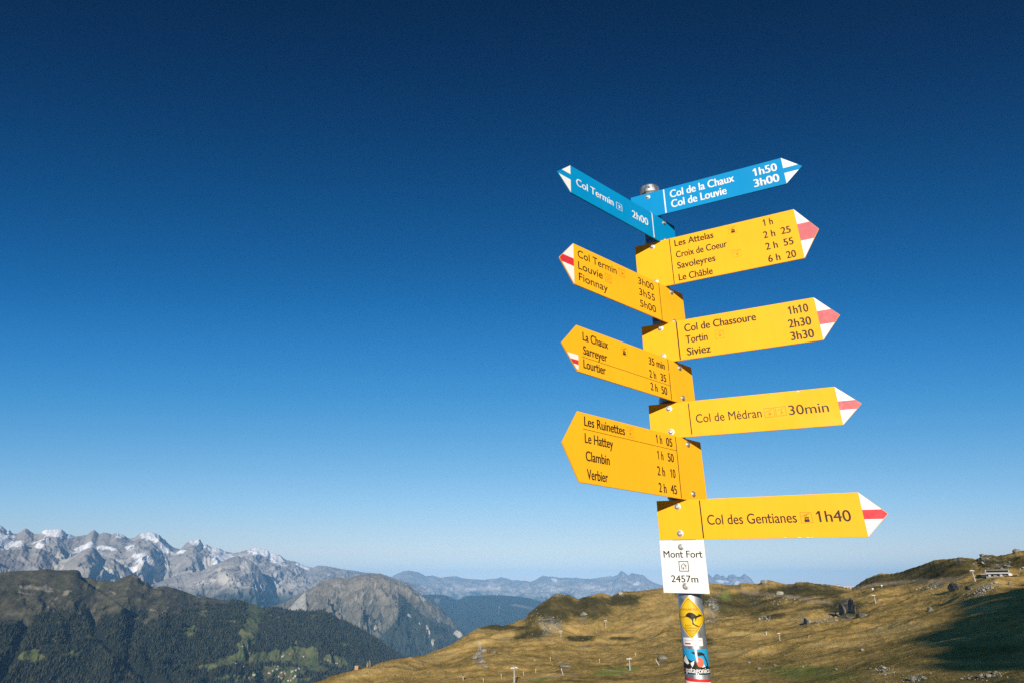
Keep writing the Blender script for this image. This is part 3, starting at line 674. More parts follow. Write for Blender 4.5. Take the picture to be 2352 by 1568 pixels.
def rock_mesh(name, seed, mat, sub=2, flat=0.7, stretch=(1, 1, 1), rough=0.5):
    bm = bmesh.new(); bmesh.ops.create_icosphere(bm, subdivisions=sub, radius=1.0); r = random.Random(seed)
    planes = [(Vector((r.gauss(0, 1), r.gauss(0, 1), r.gauss(0, .8))).normalized(), r.uniform(.55, .85)) for _ in range(9)]
    for v in bm.verts:
        p = v.co.normalized(); k = 1.0
        for nn, d in planes:
            q = p.dot(nn)
            if q > d: k = min(k, d / q)
        k *= 1 + rough * .35 * float(fbm(ND([p.x * 1.7 + seed]), ND([p.y * 1.7 + p.z * 1.3]), 3, seed)[0])
        v.co = Vector((p.x * k * stretch[0], p.y * k * stretch[1], p.z * k * flat * stretch[2]))
    me = bpy.data.meshes.new(name); bm.to_mesh(me); bm.free(); me.materials.append(mat); return me


ROCKS = [rock_mesh('boulder', 100 + k, M_ROCKP if k % 2 else M_ROCK, 2, random.uniform(.55, .85)) for k in range(8)]


def boulder(p, size, label, group=None, me=None, name='boulder'):
    o = bpy.data.objects.new(name, me or random.choice(ROCKS)); COL.objects.link(o)
    o.location = p + Vector((0, 0, size * .22)); o.rotation_euler = (random.uniform(-.25, .25), random.uniform(-.25, .25), random.uniform(0, 6.28))
    o.scale = (size * random.uniform(.8, 1.25) * .5, size * random.uniform(.8, 1.25) * .5, size * random.uniform(.75, 1.15) * .5)
    return tag(o, label, 'rock', group)


PATCH = [  # label, group, px, py, rx, ry, angle, boulders, scree stones, size range m
    ("pale grey boulder in the stony patch below the pointed knoll", "boulders below the pointed knoll", 1262, 1434, 34, 20, 10, 26, 380, 1.6, 3.6),
    ("grey rock on top of the pointed knoll", "rocks on top of the pointed knoll", 1287, 1366, 16, 4, 0, 5, 50, 1.6, 3.6),
    ("pale boulder on the dark slope just right of the pole", "boulders right of the pole", 1637, 1392, 16, 24, 0, 14, 140, 1.8, 4.6),
    ("small pale stone at the foot of the slope right of the pole", "stones at the foot of the slope", 1633, 1424, 12, 7, 0, 6, 50, 1.2, 2.6),
    ("pale stone below the trail band on the ridge", "stones below the trail band", 1775, 1378, 40, 10, 8, 12, 110, 1.4, 3.6),
    ("grey stone in the hollow left of the small crag", "stones in the hollow", 1756, 1419, 14, 6, 8, 8, 70, 1.4, 3.2),
    ("pale stone scattered below the twin rock fins", "stones below the twin rock fins", 1905, 1418, 40, 14, -22, 14, 160, 1.0, 2.6),
    ("white stone in the bright scree below the lift station", "stones in the bright scree", 2258, 1354, 30, 9, -25, 18, 420, .8, 2.2),
    ("pale stone on the slope left of the upper lift pylon", "stones left of the upper pylon", 2145, 1345, 36, 8, -6, 14, 160, .9, 2.4),
    ("grey rock on the right hand skyline", "rocks on the right hand skyline", 2270, 1282, 40, 9, 0, 12, 100, 1.0, 2.6),
    ("pale stone scattered above the lift station", "stones above the lift station", 2290, 1298, 60, 10, 10, 14, 90, 1.2, 2.8),
    ("pale stone on the sunlit grass left of the big shadow", "stones left of the big shadow", 2028, 1538, 22, 8, 10, 10, 170, .35, 1.0),
    ("pale stone at the lower edge of the big shadow", "stones at the lower edge of the shadow", 2104, 1560, 22, 8, -15, 9, 150, .35, 1.0),
    ("whitish stone on the lit grass in the lower right corner", "stones in the lower right corner", 2272, 1552, 50, 6, -6, 14, 120, .25, .8),
    ("small stone scattered on the golden meadow", "stones on the golden meadow", 1330, 1480, 130, 34, -8, 26, 0, .9, 2.0),
    ("small stone on the brown slope right of the pole", "stones on the brown slope", 1780, 1500, 130, 36, -4, 18, 0, .7, 1.6),
    ("small stone on the left spur of the golden hill", "stones on the left spur", 950, 1540, 100, 16, -16, 12, 0, .7, 1.7),
]
_sc_v, _sc_f = [], []
for lab, grp, cx, cy, rx, ry, ang, nb, ns, s0, s1 in PATCH:
    for k in range(nb + int(ns * .45)):
        sp = .55 if k < nb else .8; u, v = (random.gauss(0, sp), random.gauss(0, sp)); a = math.radians(ang)
        q = (cx + u * rx * math.cos(a) - v * ry * math.sin(a), cy + u * rx * math.sin(a) + v * ry * math.cos(a))
        if q[0] > 2351 or q[1] > 1566: continue
        p = NEAR.hit(*q)
        if k < nb: boulder(p, random.uniform(s0, s1) * (1.25 if random.random() < .15 else 1), lab, grp)
        else:
            s = random.uniform(.2, .6) ** 1.3 * s0; b = len(_sc_v)
            for dx, dy, dz in ((1, 0, .1), (0, 1, 0), (-1, 0, .15), (0, -1, 0), (.1, .1, .9), (0, 0, -.6)):
                _sc_v.append((p.x + s * dx * random.uniform(.6, 1.2), p.y + s * dy * random.uniform(.6, 1.2), p.z + s * dz))
            _sc_f += [(b, b + 1, b + 4), (b + 1, b + 2, b + 4), (b + 2, b + 3, b + 4), (b + 3, b, b + 4), (b + 1, b, b + 5), (b + 2, b + 1, b + 5), (b + 3, b + 2, b + 5), (b, b + 3, b + 5)]
o = big_mesh('scree', ND(_sc_v), ND(_sc_f), M_ROCKP, smooth=False)
tag(o, 'loose pale stones strewn over the hillside', 'scree', kind='stuff')

# larger outcrops, each its own shape
OUT = [(1109, 1496, 20, 8, 6, .5, 15, M_ROCK, 'grey rock right at the feet of the double lift support'), (1099, 1503, 15, 9, 6, .5, 10, M_ROCK, 'grey rock in the middle of the rib below the double lift support'), (1091, 1511, 12, 8, 5, .7, 0, M_ROCK, 'pale knob of rock left of the grey slab'), (1104, 1522, 25, 12, 8, .6, 10, M_ROCK, 'broad grey slab at the lower end of the rock rib'), (1113, 1531, 15, 7, 8, .6, -10, M_ROCK, 'lowest grey rock of the rib on the golden slope'), (1133, 1499, 18, 7, 8, .6, 0, M_ROCKD, 'dark lichen rock on the mound right of the rock rib'),
       (1859, 1430, 9, 10, 6, .7, 0, M_ROCK, 'grey rock right of the tall dark crag'),
       (1523, 1513, 17, 10, 7, .5, -15, M_ROCK, 'grey rock slab on the grass left of the pole'), (1426, 1364, 12, 8, 6, .7, 0, M_ROCKP, 'pale rock on the ridge left of the place plate'), (1757, 1337, 16, 9, 6, .6, 0, M_ROCK, 'grey rock head on the skyline between plate and right hill'), (1791, 1364, 18, 8, 6, .6, 0, M_ROCKP, 'pale rock beside the trail band on the ridge'),
       (2256, 1276, 7, 6, 5, .8, 0, M_ROCKD, 'dark step of rock on the right hand skyline'), (2336, 1266, 10, 7, 5, .8, 0, M_ROCK, 'reddish grey rock on the skyline at the right edge'), (2317, 1301, 8, 6, 5, .8, 0, M_ROCKD, 'dark rock above the right end of the lift station'),
       (2137, 1402, 9, 11, 5, .7, 10, M_ROCKD, 'dark rock left of the big shadow'), (1342, 1412, 18, 10, 6, .5, 0, M_ROCK, 'grey rock patch on the slope right of the pointed knoll'), (1300, 1530, 26, 7, 6, .5, -8, M_ROCK, 'low grey rocks beside the footpath'),
       (2320, 1343, 4, 7, 4, 1, 0, M_ROCKD, 'dark upright stone on the sunlit spur at the right'), (844, 1531, 5, 13, 6, .6, 4, M_ROCK, 'left half of the split grey rock at the edge of the left spur'), (849, 1530, 5, 15, 6, .6, 8, M_ROCK, 'right half of the split grey rock at the edge of the left spur'), (2272, 1553, 7, 6, 4, 1, 0, M_ROCKP, 'largest whitish stone on the lit grass in the lower right corner')]
for i, (px, py, w, h, dpt, fl, rot, mat, lab) in enumerate(OUT):
    p = NEAR.hit(px, min(py, 1566)) if py < 1566 else NEAR.hit(px, 1566)
    r = math.hypot(p.x, p.y); m_px = r / (FV * 1.12); az = math.atan2(p.x, p.y)
    me = rock_mesh('rock_outcrop', 300 + i, mat, 3, 1.0, rough=1.1)
    o = bpy.data.objects.new('rock_outcrop', me); COL.objects.link(o)
    W = w * m_px * .58; H = h * m_px * .62
    o.scale = (W, max(W, H) * (.7 + .1 * (i % 3)), H); o.location = p + Vector((0, 0, H * .25)) + Vector((math.sin(az), math.cos(az), 0)) * (W * .3)
    o.rotation_euler = (0, math.radians(-rot), -az); tag(o, lab, 'rock')


# rock fins: slabs standing along the fall line, so their left faces lie in shade
for i, (px, py, hpx, lpx, az_deg, lean, lab) in enumerate([(1936, 1409, 30, 13, 14, 8, 'left one of the twin dark rock fins on the right hillside'), (1958, 1405, 36, 13, 16, 6, 'right one of the twin dark rock fins on the right hillside'),
                                                           (1948, 1420, 7, 24, -14, 0, 'long low dark crag below the twin rock fins'), (1978, 1416, 10, 20, -6, 0, 'slanting dark crag right below the twin rock fins'), (1850, 1432, 15, 9, 14, 4, 'tall dark crag in the hollow of the brown slope'),
                                                           (2196, 1354, 16, 20, 8, 6, 'dark overhanging crag left of the upper lift pylon'), (2226, 1353, 9, 12, 10, 0, 'dark crag below the upper lift pylon')]):
    p = NEAR.hit(px, py); r = math.hypot(p.x, p.y); k = r / (FV * 1.3)
    az = math.atan2(p.x, p.y); dd = abs(math.sin(az - math.radians(az_deg)))
    me = rock_mesh('rock_outcrop', 500 + i, M_ROCKD, 3, 1.0, rough=1.0)
    o = bpy.data.objects.new('rock_outcrop', me); COL.objects.link(o)
    o.scale = (max(.36 * lpx * k, .14 * hpx * k), lpx * k * .55 / max(dd, .25), hpx * k * .72)
    o.rotation_euler = (0, math.radians(lean), -math.radians(az_deg)); o.location = p + Vector((0, 0, hpx * k * .2)); tag(o, lab, 'rock')


def boxv(bm, c, s, R=None):
    vs = []
    for dx in (-.5, .5):
        for dy in (-.5, .5):
            for dz in (-.5, .5):
                v = Vector((dx * s[0], dy * s[1], dz * s[2])); v = R @ v if R else v; vs.append(bm.verts.new(Vector(c) + v))
    for f in ((0, 1, 3, 2), (4, 6, 7, 5), (0, 4, 5, 1), (2, 3, 7, 6), (0, 2, 6, 4), (1, 5, 7, 3)): bm.faces.new([vs[i] for i in f])


def conev(bm, p0, p1, r0, r1, seg=12):
    p0 = Vector(p0); p1 = Vector(p1); q = (p1 - p0).to_track_quat('Z', 'Y'); a, b = [], []
    for k in range(seg):
        d = q @ Vector((math.cos(6.28319 * k / seg), math.sin(6.28319 * k / seg), 0)); a.append(bm.verts.new(p0 + d * r0)); b.append(bm.verts.new(p1 + d * r1))
    for k in range(seg): bm.faces.new((a[k], a[(k + 1) % seg], b[(k + 1) % seg], b[k]))
    bm.faces.new(a[::-1]); bm.faces.new(b)


def bobj(name, bm, mat, parent):
    me = bpy.data.meshes.new(name); bmesh.ops.recalc_face_normals(bm, faces=bm.faces); bm.to_mesh(me); bm.free(); me.materials.append(mat)
    o = bpy.data.objects.new(name, me); COL.objects.link(o); o.parent = parent; return o


def empty(name, p, rz=0.0):
    o = bpy.data.objects.new(name, None); COL.objects.link(o); o.location = p; o.rotation_euler = (0, 0, rz); return o


def build_pylon(H=11.0, r0=.62, r1=.36, arm=5.2, double=False):
    root = empty('lift_pylon', (0, 0, 0))
    bm = bmesh.new()
    bm2 = bmesh.new()
    xs = (-1.6, 1.6) if double else (0,)
    for x in xs:
        bmx = bmesh.new(); conev(bmx, (x, 0, -1), (x, 0, H), r0, r1, 14); bobj('mast', bmx, M_STEEL, root)
        bmx = bmesh.new(); boxv(bmx, (x, 0, -.2), (2.0, 2.0, 1.0)); bobj('footing', bmx, M_CONC, root)
    bm.free(); bm2.free()
    bmx = bmesh.new(); boxv(bmx, (0, 0, H + .25), (arm, .55, .6)); bobj('crossarm', bmx, M_STEEL, root)
    for s in (-1, 1):
        bmx = bmesh.new(); boxv(bmx, (s * (arm / 2 - .3), 0, H + .2), (.5, 4.6, .55)); boxv(bmx, (s * (arm / 2 - .3), 0, H + .65), (.2, 3.0, .5))
        bobj('sheave_train', bmx, M_BWHITE, root)
    bmx = bmesh.new(); boxv(bmx, (0, 0, H + 1.1), (.25, .25, 1.2)); boxv(bmx, (0, 0, H + 1.75), (1.6, .25, .2)); bobj('lifting_frame', bmx, M_STEEL, root)
    bmx = bmesh.new()
    for s in (-1, 1): boxv(bmx, (s * .2 + xs[-1], -r0 - .15, H * .5), (.06, .06, H * .9))
    for k in range(int(H / .6)): boxv(bmx, (xs[-1], -r0 - .15, .5 + k * .6), (.46, .05, .05))
    bobj('ladder', bmx, M_STEEL, root)
    return root


def copy_tree(o, parent=None):
    c = o.copy(); COL.objects.link(c); c.parent = parent
    for ch in list(o.children): copy_tree(ch, c)
    return c


proto = build_pylon(); proto2 = build_pylon(double=True, arm=6.6)
PYL = [(1447, 1538.5, 1436, 1511, 'stout pale lift pylon standing on the green strip below the golden slope', 1.0), (1181, 1567, 1173, 1541, 'pale lift pylon at the lower edge of the picture left of the signpost', 1.35), (1791.5, 1470, 1786, 1453, 'lift pylon on the brown slope right of the signpost', 1),
       (2011.6, 1384.3, 2003.5, 1366, 'lift pylon on the crest between twin rock fins and right hill', 1), (2240.4, 1334, 2232, 1309, 'uppermost lift pylon, just left of the lift station', 1), (1391.5, 1440, 1388, 1424, 'small lift pylon on the slope below the ridge, left of the plate', 1), (1288.5, 1462, 1286.7, 1447.5, 'small lift pylon right below the stony patch', 1)]
LD = math.radians(52)
for i, (bx, by, tx, ty, lab, kx) in enumerate(PYL):
    p = NEAR.hit(bx, by); r = math.hypot(p.x, p.y); e0 = ray(bx, by)[1]; e1 = ray(tx, ty)[1]
    h = float(e1 - e0) * r * kx
    o = proto if i == 0 else copy_tree(proto)
    o.location = p; s = h / 11.6; o.scale = (s, s, s); o.rotation_euler = (0, 0, LD); tag(o, lab, 'lift pylon', 'chairlift pylons on the hillside')
p = NEAR.hit(1102, 1490); r = math.hypot(p.x, p.y); h = float(ray(1100, 1474.5)[1] - ray(1102, 1490)[1]) * r; s = h / 11.6
proto2.location = p; proto2.scale = (s, s, s); proto2.rotation_euler = (0, 0, .1); tag(proto2, 'double masted lift support above the grey rock rib on the left', 'lift pylon', 'chairlift pylons on the hillside')

# lift station: dark canopy in a white frame on white columns
p = NEAR.hit(2294, 1323); r = math.hypot(p.x, p.y); az = math.atan2(p.x, p.y); k = r / (FV * 1.42)      # metres per unit at this place
st = empty('lift_station', p, -az); tag(st, 'low lift station with dark sloping roof and white frame, under the right hand skyline', 'lift station')
Rx = Matrix.Rotation(math.radians(38), 3, 'X'); k *= .84; W = 50 * k; zc = 12.5 * k; LR = 12 * k
bm = bmesh.new(); boxv(bm, (0, 0, zc), (W * .94, LR, .35), Rx); bobj('roof', bm, M_DARKG, st)
dy, dz = LR * .5 * math.cos(math.radians(38)), LR * .5 * math.sin(math.radians(38))
bm = bmesh.new(); boxv(bm, (0, -dy, zc - dz), (W * .97, .5, 1.0)); boxv(bm, (0, dy, zc + dz), (W * 1.06, .5, .45))
for sgn in (-1, 1): boxv(bm, (sgn * W * .5, 0, zc + .05), (.6, LR * 1.04, .7), Rx)
bobj('roof_frame', bm, M_STEEL, st)
for x in (-.38, .12):
    bm = bmesh.new(); boxv(bm, (x * W, .5, zc * .3), (1.5, 1.5, zc * .75)); bobj('column', bm, M_STEEL, st)
bm = bmesh.new(); boxv(bm, (-.14 * W, 2, zc * .3), (2.0, 2.4, zc * .62)); bobj('control_cabin', bm, M_WOOD, st)
bm = bmesh.new(); conev(bm, (W * .52, -2.5, zc * .35), (W * .52, 3, zc * .55), zc * .34, zc * .24, 16); bobj('end_housing', bm, M_BWHITE, st)
bm = bmesh.new(); boxv(bm, (0, 0, -.5), (W * 1.1, 8, 1.2)); bobj('platform', bm, M_CONC, st)
o = empty('ramp_hut', NEAR.hit(2262, 1325), -az); tag(o, 'flat roofed low hut left of the lift station', 'hut')
bm = bmesh.new(); boxv(bm, (0, 0, 1.0), (13 * k, 5, 2.0)); bobj('wall', bm, M_DARKG, o); bm = bmesh.new(); boxv(bm, (0, 0, 2.25), (15 * k, 6, .5)); bobj('roof', bm, M_CONC, o)

# pale building and red tipped cabin on the far saddle
for px, py, w, h, lab, red in ((1951, 1350.5, 20, 6, 'pale wide building in the saddle left of the right hill', 0), (1925.5, 1345.6, 7, 5, 'tiny white cabin with red side on the saddle skyline', 1)):
    p = NEAR.hit(px, py); p = Vector((p.x * 1.015, p.y * 1.015, p.z - 1.0)); r = math.hypot(p.x, p.y); kk = r / (FV * 1.25); az = math.atan2(p.x, p.y)
    b = empty('hut' if red else 'mountain_building', p, -az); tag(b, lab, 'hut' if red else 'building')
    bm = bmesh.new(); boxv(bm, (0, 0, h * kk * .5), (w * kk, 7, h * kk)); bobj('wall', bm, M_STEEL, b)
    bm = bmesh.new(); boxv(bm, (0, 0, h * kk + .25), (w * kk * 1.05, 7.6, .5)); bobj('roof', bm, M_RROOF if red else M_STEEL, b)
    if not red:
        for q in (-.3, 0, .3):
            bm = bmesh.new(); boxv(bm, (q * w * kk, -3.55, h * kk * .55), (w * kk * .16, .16, h * kk * .3)); bobj('window', bm, M_DARKG, b)

# small posts
M_POSTY = paint('yellow marker pole', (.62, .50, .20), .7, .1, .2, 3)


def post_thing(name, bx, by, tx, ty, width, mat, lab, group=None, head=None):
    p = NEAR.hit(bx, by); r = math.hypot(p.x, p.y); h = float(ray(tx, ty)[1] - ray(bx, by)[1]) * r
    a1, e1 = ray(tx, ty); top = Vector((r * math.sin(float(a1)), r * math.cos(float(a1)), p.z + h)) - p; w = width * r / (FV * 1.2)
    o = empty(name, p); tag(o, lab, 'post', group)
    bm = bmesh.new(); conev(bm, (0, 0, -.4), top, w / 2, w / 2, 8); bobj('pole', bm, mat, o)
    bm = bmesh.new(); boxv(bm, top * .9, (w * 1.6, w * 1.6, h * .22)); bobj('cap', bm, M_STEEL if head is None else head, o)
    return o


for bx, by, tx, ty, m in ((1203, 1551, 1202, 1541, 0), (1230.5, 1545, 1230.5, 1535, 0), (1152, 1558, 1151, 1547, 0), (1264, 1517, 1264, 1508, 0), (1377, 1521, 1377, 1512, 0), (1459.6, 1505, 1459.6, 1498, 0), (1111, 1566, 1110, 1557, 0)):
    post_thing('marker_post', bx, by, tx, ty, 1.3, M_POSTY, 'thin pale marker post standing in the golden grass', 'marker posts in the golden grass')
post_thing('leaning_post', 1294, 1550, 1289, 1534, 1.2, M_BWHITE, 'whitish post leaning left beside the footpath')
post_thing('leaning_post', 1515, 1526, 1506, 1514, 1.3, M_BWHITE, 'whitish post leaning beside the grey slab left of the pole')
post_thing('wooden_post', 1854, 1466, 1858, 1458, 1.6, M_WOOD, 'light wooden post leaning right in the dip of the brown slope', head=M_WOOD)
post_thing('round_sign', 1760, 1458, 1759.5, 1449, 1.2, M_BWHITE, 'white topped marker left of the lift pylon on the brown slope')
post_thing('equipment_post', 1064, 1561, 1063.5, 1548, 2.2, M_STEEL, 'grey post with a dark box on the golden slope', head=M_DARKG)
for q, lab in (((2025.5, 1347.5), 'right one of two white snow guns on the slope below the right hill'), ((2005, 1355.5), 'left one of two white snow guns on the slope below the right hill')):
    p = NEAR.hit(*q); o = empty('snow_gun', p); tag(o, lab, 'snow gun', 'snow guns')
    bm = bmesh.new(); conev(bm, (-.8, 0, 1.6), (.8, -.4, 1.9), .95, .75, 14); bobj('barrel', bm, M_BWHITE, o); bm = bmesh.new(); conev(bm, (0, 0, -.3), (0, 0, 1.2), .3, .3, 8); bobj('stand', bm, M_STEEL, o)
p = NEAR.hit(819, 1537); o = empty('hut', p); tag(o, 'tiny orange brown hut on the edge of the left spur', 'hut')
bm = bmesh.new(); boxv(bm, (0, 0, 1.0), (2.6, 2.2, 2.6)); bobj('wall', bm, paint('orange boards', (.55, .28, .14), .8, .1, .1, 4), o)
bm = bmesh.new(); boxv(bm, (0, 0, 2.45), (3.0, 2.6, .3)); bobj('roof', bm, M_CONC, o)

# footpaths laid over the grass
M_PATH = NT('footpath gravel', .95, .1); M_PATH.base(M_PATH.ramp(M_PATH.noise(1.2, 4), [(.3, (.36, .29, .17)), (.7, (.52, .43, .28))])); M_PATH = M_PATH.m
def footpath(pts, w, lab):
    q = []
    for (x0, y0), (x1, y1) in zip(pts[:-1], pts[1:]):
        for t in np.linspace(0, 1, 14)[:-1]: q.append(NEAR.hit(x0 + (x1 - x0) * t, y0 + (y1 - y0) * t))
    V, F = [], []
    for i, p in enumerate(q):
        d = (q[min(i + 1, len(q) - 1)] - q[max(i - 1, 0)]); n = Vector((-d.y, d.x, 0)).normalized() * w * (1 + .3 * math.sin(i * 1.7)) / 2
        for s in (-1, 0, 1):
            x, y = p.x + n.x * s, p.y + n.y * s; V.append((x, y, NEAR.z_at(x, y) + (.16 if s == 0 else .06)))
    for i in range(len(q) - 1):
        for s in (0, 1): a = i * 3 + s; F.append((a, a + 1, a + 4, a + 3))
    o = mesh_obj('path', V, F, M_PATH); tag(o, lab, 'path', kind='structure')


footpath([(1188, 1564), (1213, 1560), (1242, 1555), (1262, 1553), (1286, 1551.5), (1310, 1549), (1339, 1545)], 1.7, 'pale footpath curving through the golden grass')
footpath([(1383, 1536), (1405, 1539), (1425, 1541), (1447, 1543)], 1.1, 'pale straight track across the green strip')

# ---------------- chalets on the clearings of the wooded mountain
M_CW = [paint('chalet wall', (.48, .43, .35), .8, .08, .2, .4), paint('chalet timber', (.26, .16, .09), .8, .1, .2, .4), paint('chalet plaster', (.58, .55, .51), .8, .05, .2, .4)]
M_CR = [paint('slate roof', (.34, .32, .31), .7, .1, .3, .4), paint('tin roof', (.48, .45, .42), .5, .08, .4, .4), paint('brown roof', (.38, .24, .17), .8, .1, .2, .4)]


def chalet_mesh(wm, rm):
    V = [(-6, -5, -3), (6, -5, -3), (6, 5, -3), (-6, 5, -3), (-6, -5, 5), (6, -5, 5), (6, 5, 5), (-6, 5, 5), (-6, 0, 8.5), (6, 0, 8.5)]
    F = [(0, 1, 5, 4), (1, 2, 6, 9, 5), (2, 3, 7, 6), (3, 0, 4, 8, 7)]
    V += [(-7, -6.4, 4.3), (7, -6.4, 4.3), (7, 0, 9.1), (-7, 0, 9.1), (7, 6.4, 4.3), (-7, 6.4, 4.3), (-7, -6.4, 3.8), (7, -6.4, 3.8), (7, 6.4, 3.8), (-7, 6.4, 3.8)]
    G = [(10, 11, 12, 13), (13, 12, 14, 15), (16, 17, 11, 10), (14, 18, 19, 15)]
    return V, F, G


CH = [(557, 1484), (662, 1497), (648.6, 1507), (652, 1505), (666, 1501.5), (697, 1507.5), (754, 1516), (758.5, 1519), (771.6, 1522.5), (775, 1523), (780.4, 1518), (686, 1534), (688, 1536), (683.8, 1538), (679, 1539), (670.6, 1542), (653, 1543), (646, 1544), (636, 1537), (644, 1544.4), (626.6, 1540), (618, 1545.5), (622, 1547),
      (587, 1548), (582.7, 1550), (597, 1552), (661.8, 1562.5), (668, 1562), (664, 1557), (678, 1552), (675, 1556.5), (646.4, 1557.6), (640, 1553), (561.8, 1531), (573, 1500), (638, 1529.5), (655, 1546.5), (572, 1557), (540, 1523), (560, 1531)]
for i, q in enumerate(CH):
    p = PA.hit(*q); V, F, G = chalet_mesh(0, 0)
    if i < 6: me = bpy.data.meshes.new('chalet'); me.from_pydata(V, [], F + G); me.materials.append(M_CW[i % 3]); me.materials.append(M_CR[(i + 1) % 3]); me.polygons.foreach_set('material_index', [0] * len(F) + [1] * len(G)); me.update(); CH_ME = (CH_ME + [me]) if i else [me]
    o = bpy.data.objects.new('chalet', CH_ME[i % len(CH_ME)]); COL.objects.link(o); o.location = p; o.rotation_euler = (0, 0, random.uniform(0, 3.14)); s = random.uniform(.6, 1.0); o.scale = (s * random.uniform(.9, 1.4), s, s)
    tag(o, 'tiny pale chalet among the green clearings of the wooded mountain', 'chalet', 'chalets in the clearings of the wooded mountain')
# ================================================================== SIGNPOST
BASE = Vector((0.458935, 1.559368, 0.0)); LEAN = Vector((0.0226662, 0.0, 1.0)).normalized()
FOOT = BASE - LEAN * (CAMZ + 0.15) + Vector((0, 0, CAMZ))   # buried a little
OFF = 0.04525
PR = 0.030                                                    # pole radius

def enamel(name, col):
    """weathered sign enamel: slow fading, faint rain streaks, a few dirt specks"""
    n = NT(name, .5, .12); d = tuple(q * .94 for q in col)
    a = n.math('ADD', n.math('MULTIPLY', n.noise(5, 4, .6), .6), n.math('MULTIPLY', n.noise(60, 4, .6, (1, .06, 1)), .4))
    c = n.mix(n.range(a, .38, .62), d, col)
    c = n.mix(n.math('MULTIPLY', n.range(n.noise(150, 3, .6), .70, .78), .45), c, tuple(q * .35 + .02 for q in col))
    n.base(c); n.put(n.b.inputs['Roughness'], n.range(n.noise(12, 4), .3, .7, .42, .6)); return n.m


M_YEL = enamel('yellow enamel', (0.97, 0.487, 0.018))
M_BLU = enamel('blue enamel', (0.001, 0.275, 0.62))
M_WHI = paint('white enamel', (0.86, 0.86, 0.85), 0.45, 0.04, 0.3, 9)
M_RED = paint('red film', (0.66, 0.035, 0.05), 0.5, 0.05, 0.3, 20)
M_PINK = paint('faded red film', (0.62, 0.15, 0.17), 0.55, 0.07, 0.3, 30)
M_BLK = paint('black print', (0.028, 0.020, 0.012), 0.5, 0.05, 0.25, 20)
M_WPR = paint('white print', (0.82, 0.83, 0.84), 0.45, 0.03, 0.3, 20)
M_OCH = paint('ochre line print', (0.60, 0.235, 0.008), 0.5, 0.04, 0.3, 20)
M_PALE = paint('faint line print', (0.78, 0.355, 0.012), 0.5, 0.04, 0.3, 20)
M_BACK = paint('bare aluminium', (0.55, 0.56, 0.57), 0.4, 0.06, 0.5, 20, 0.9)
M_SCUFF = paint('scuffed edge', (0.75, 0.72, 0.62), 0.6, 0.08, 0.3, 40)


def galv():
    n = NT('galvanised steel', 0.42, 0.5, 0.75)
    v = n.new('ShaderNodeTexVoronoi'); v.inputs['Scale'].default_value = 60; n.t.links.new(n.coord((1, 1, .6)), v.inputs['Vector'])
    a = n.math('ADD', n.math('MULTIPLY', n.noise(22, 5, .65), .7), n.math('MULTIPLY', v.outputs['Color'], .3))
    n.base(n.ramp(a, [(0.3, (.26, .27, .28)), (0.5, (.42, .44, .46)), (0.75, (.60, .62, .65))]))
    n.put(n.b.inputs['Roughness'], n.range(a, .2, .8, .32, .6)); n.bump(a, .15, .002); return n.m


M_GALV = galv()
M_BOLT = paint('bolt steel', (.72, .70, .66), 0.42, .1, .5, 200, 0.9)

post = bpy.data.objects.new('signpost', None); COL.objects.link(post); post.location = FOOT; post.empty_display_size = 0.2
tag(post, 'tall grey pole carrying two blue and seven yellow hiking direction signs', 'signpost')


def ax_pt(z): return BASE + Vector((0, 0, CAMZ)) + LEAN * z - FOOT   # on the pole axis, local to the post; z measured from eye level


def child(name, bm, mats, parent, mat4=None, smooth=False, label=None):
    me = bpy.data.meshes.new(name); bmesh.ops.recalc_face_normals(bm, faces=bm.faces); bm.to_mesh(me); bm.free()
    for m in (mats if isinstance(mats, (list, tuple)) else [mats]): me.materials.append(m)
    if smooth:
        for p in me.polygons: p.use_smooth = True
    o = bpy.data.objects.new(name, me); COL.objects.link(o); o.parent = parent
    if mat4 is not None: o.matrix_local = mat4
    if label: o['label'] = label
    return o


def lathe(bm, prof, seg=32, M=Matrix()):
    rings = []
    for r, z in prof:
        rings.append([bm.verts.new(M @ Vector((r * math.cos(2 * math.pi * k / seg), r * math.sin(2 * math.pi * k / seg), z))) for k in range(seg)])
    for a, b in zip(rings[:-1], rings[1:]):
        for k in range(seg): bm.faces.new((a[k], a[(k + 1) % seg], b[(k + 1) % seg], b[k]))
    bm.faces.new(rings[0][::-1]); bm.faces.new(rings[-1])


def prism(bm, pts, z0, z1, mi=0):
    lo = [bm.verts.new((x, y, z0)) for x, y in pts]; hi = [bm.verts.new((x, y, z1)) for x, y in pts]
    fs = [bm.faces.new(lo[::-1]), bm.faces.new(hi)]
    n = len(pts)
    for k in range(n): fs.append(bm.faces.new((lo[k], lo[(k + 1) % n], hi[(k + 1) % n], hi[k])))
    for f in fs: f.material_index = mi


def bar(bm, a, b, w, z0, z1):
    a = Vector(a); b = Vector(b); d = (b - a).normalized(); n = Vector((-d.y, d.x)) * w / 2
    prism(bm, [tuple(a - n), tuple(b - n), tuple(b + n), tuple(a + n)], z0, z1)


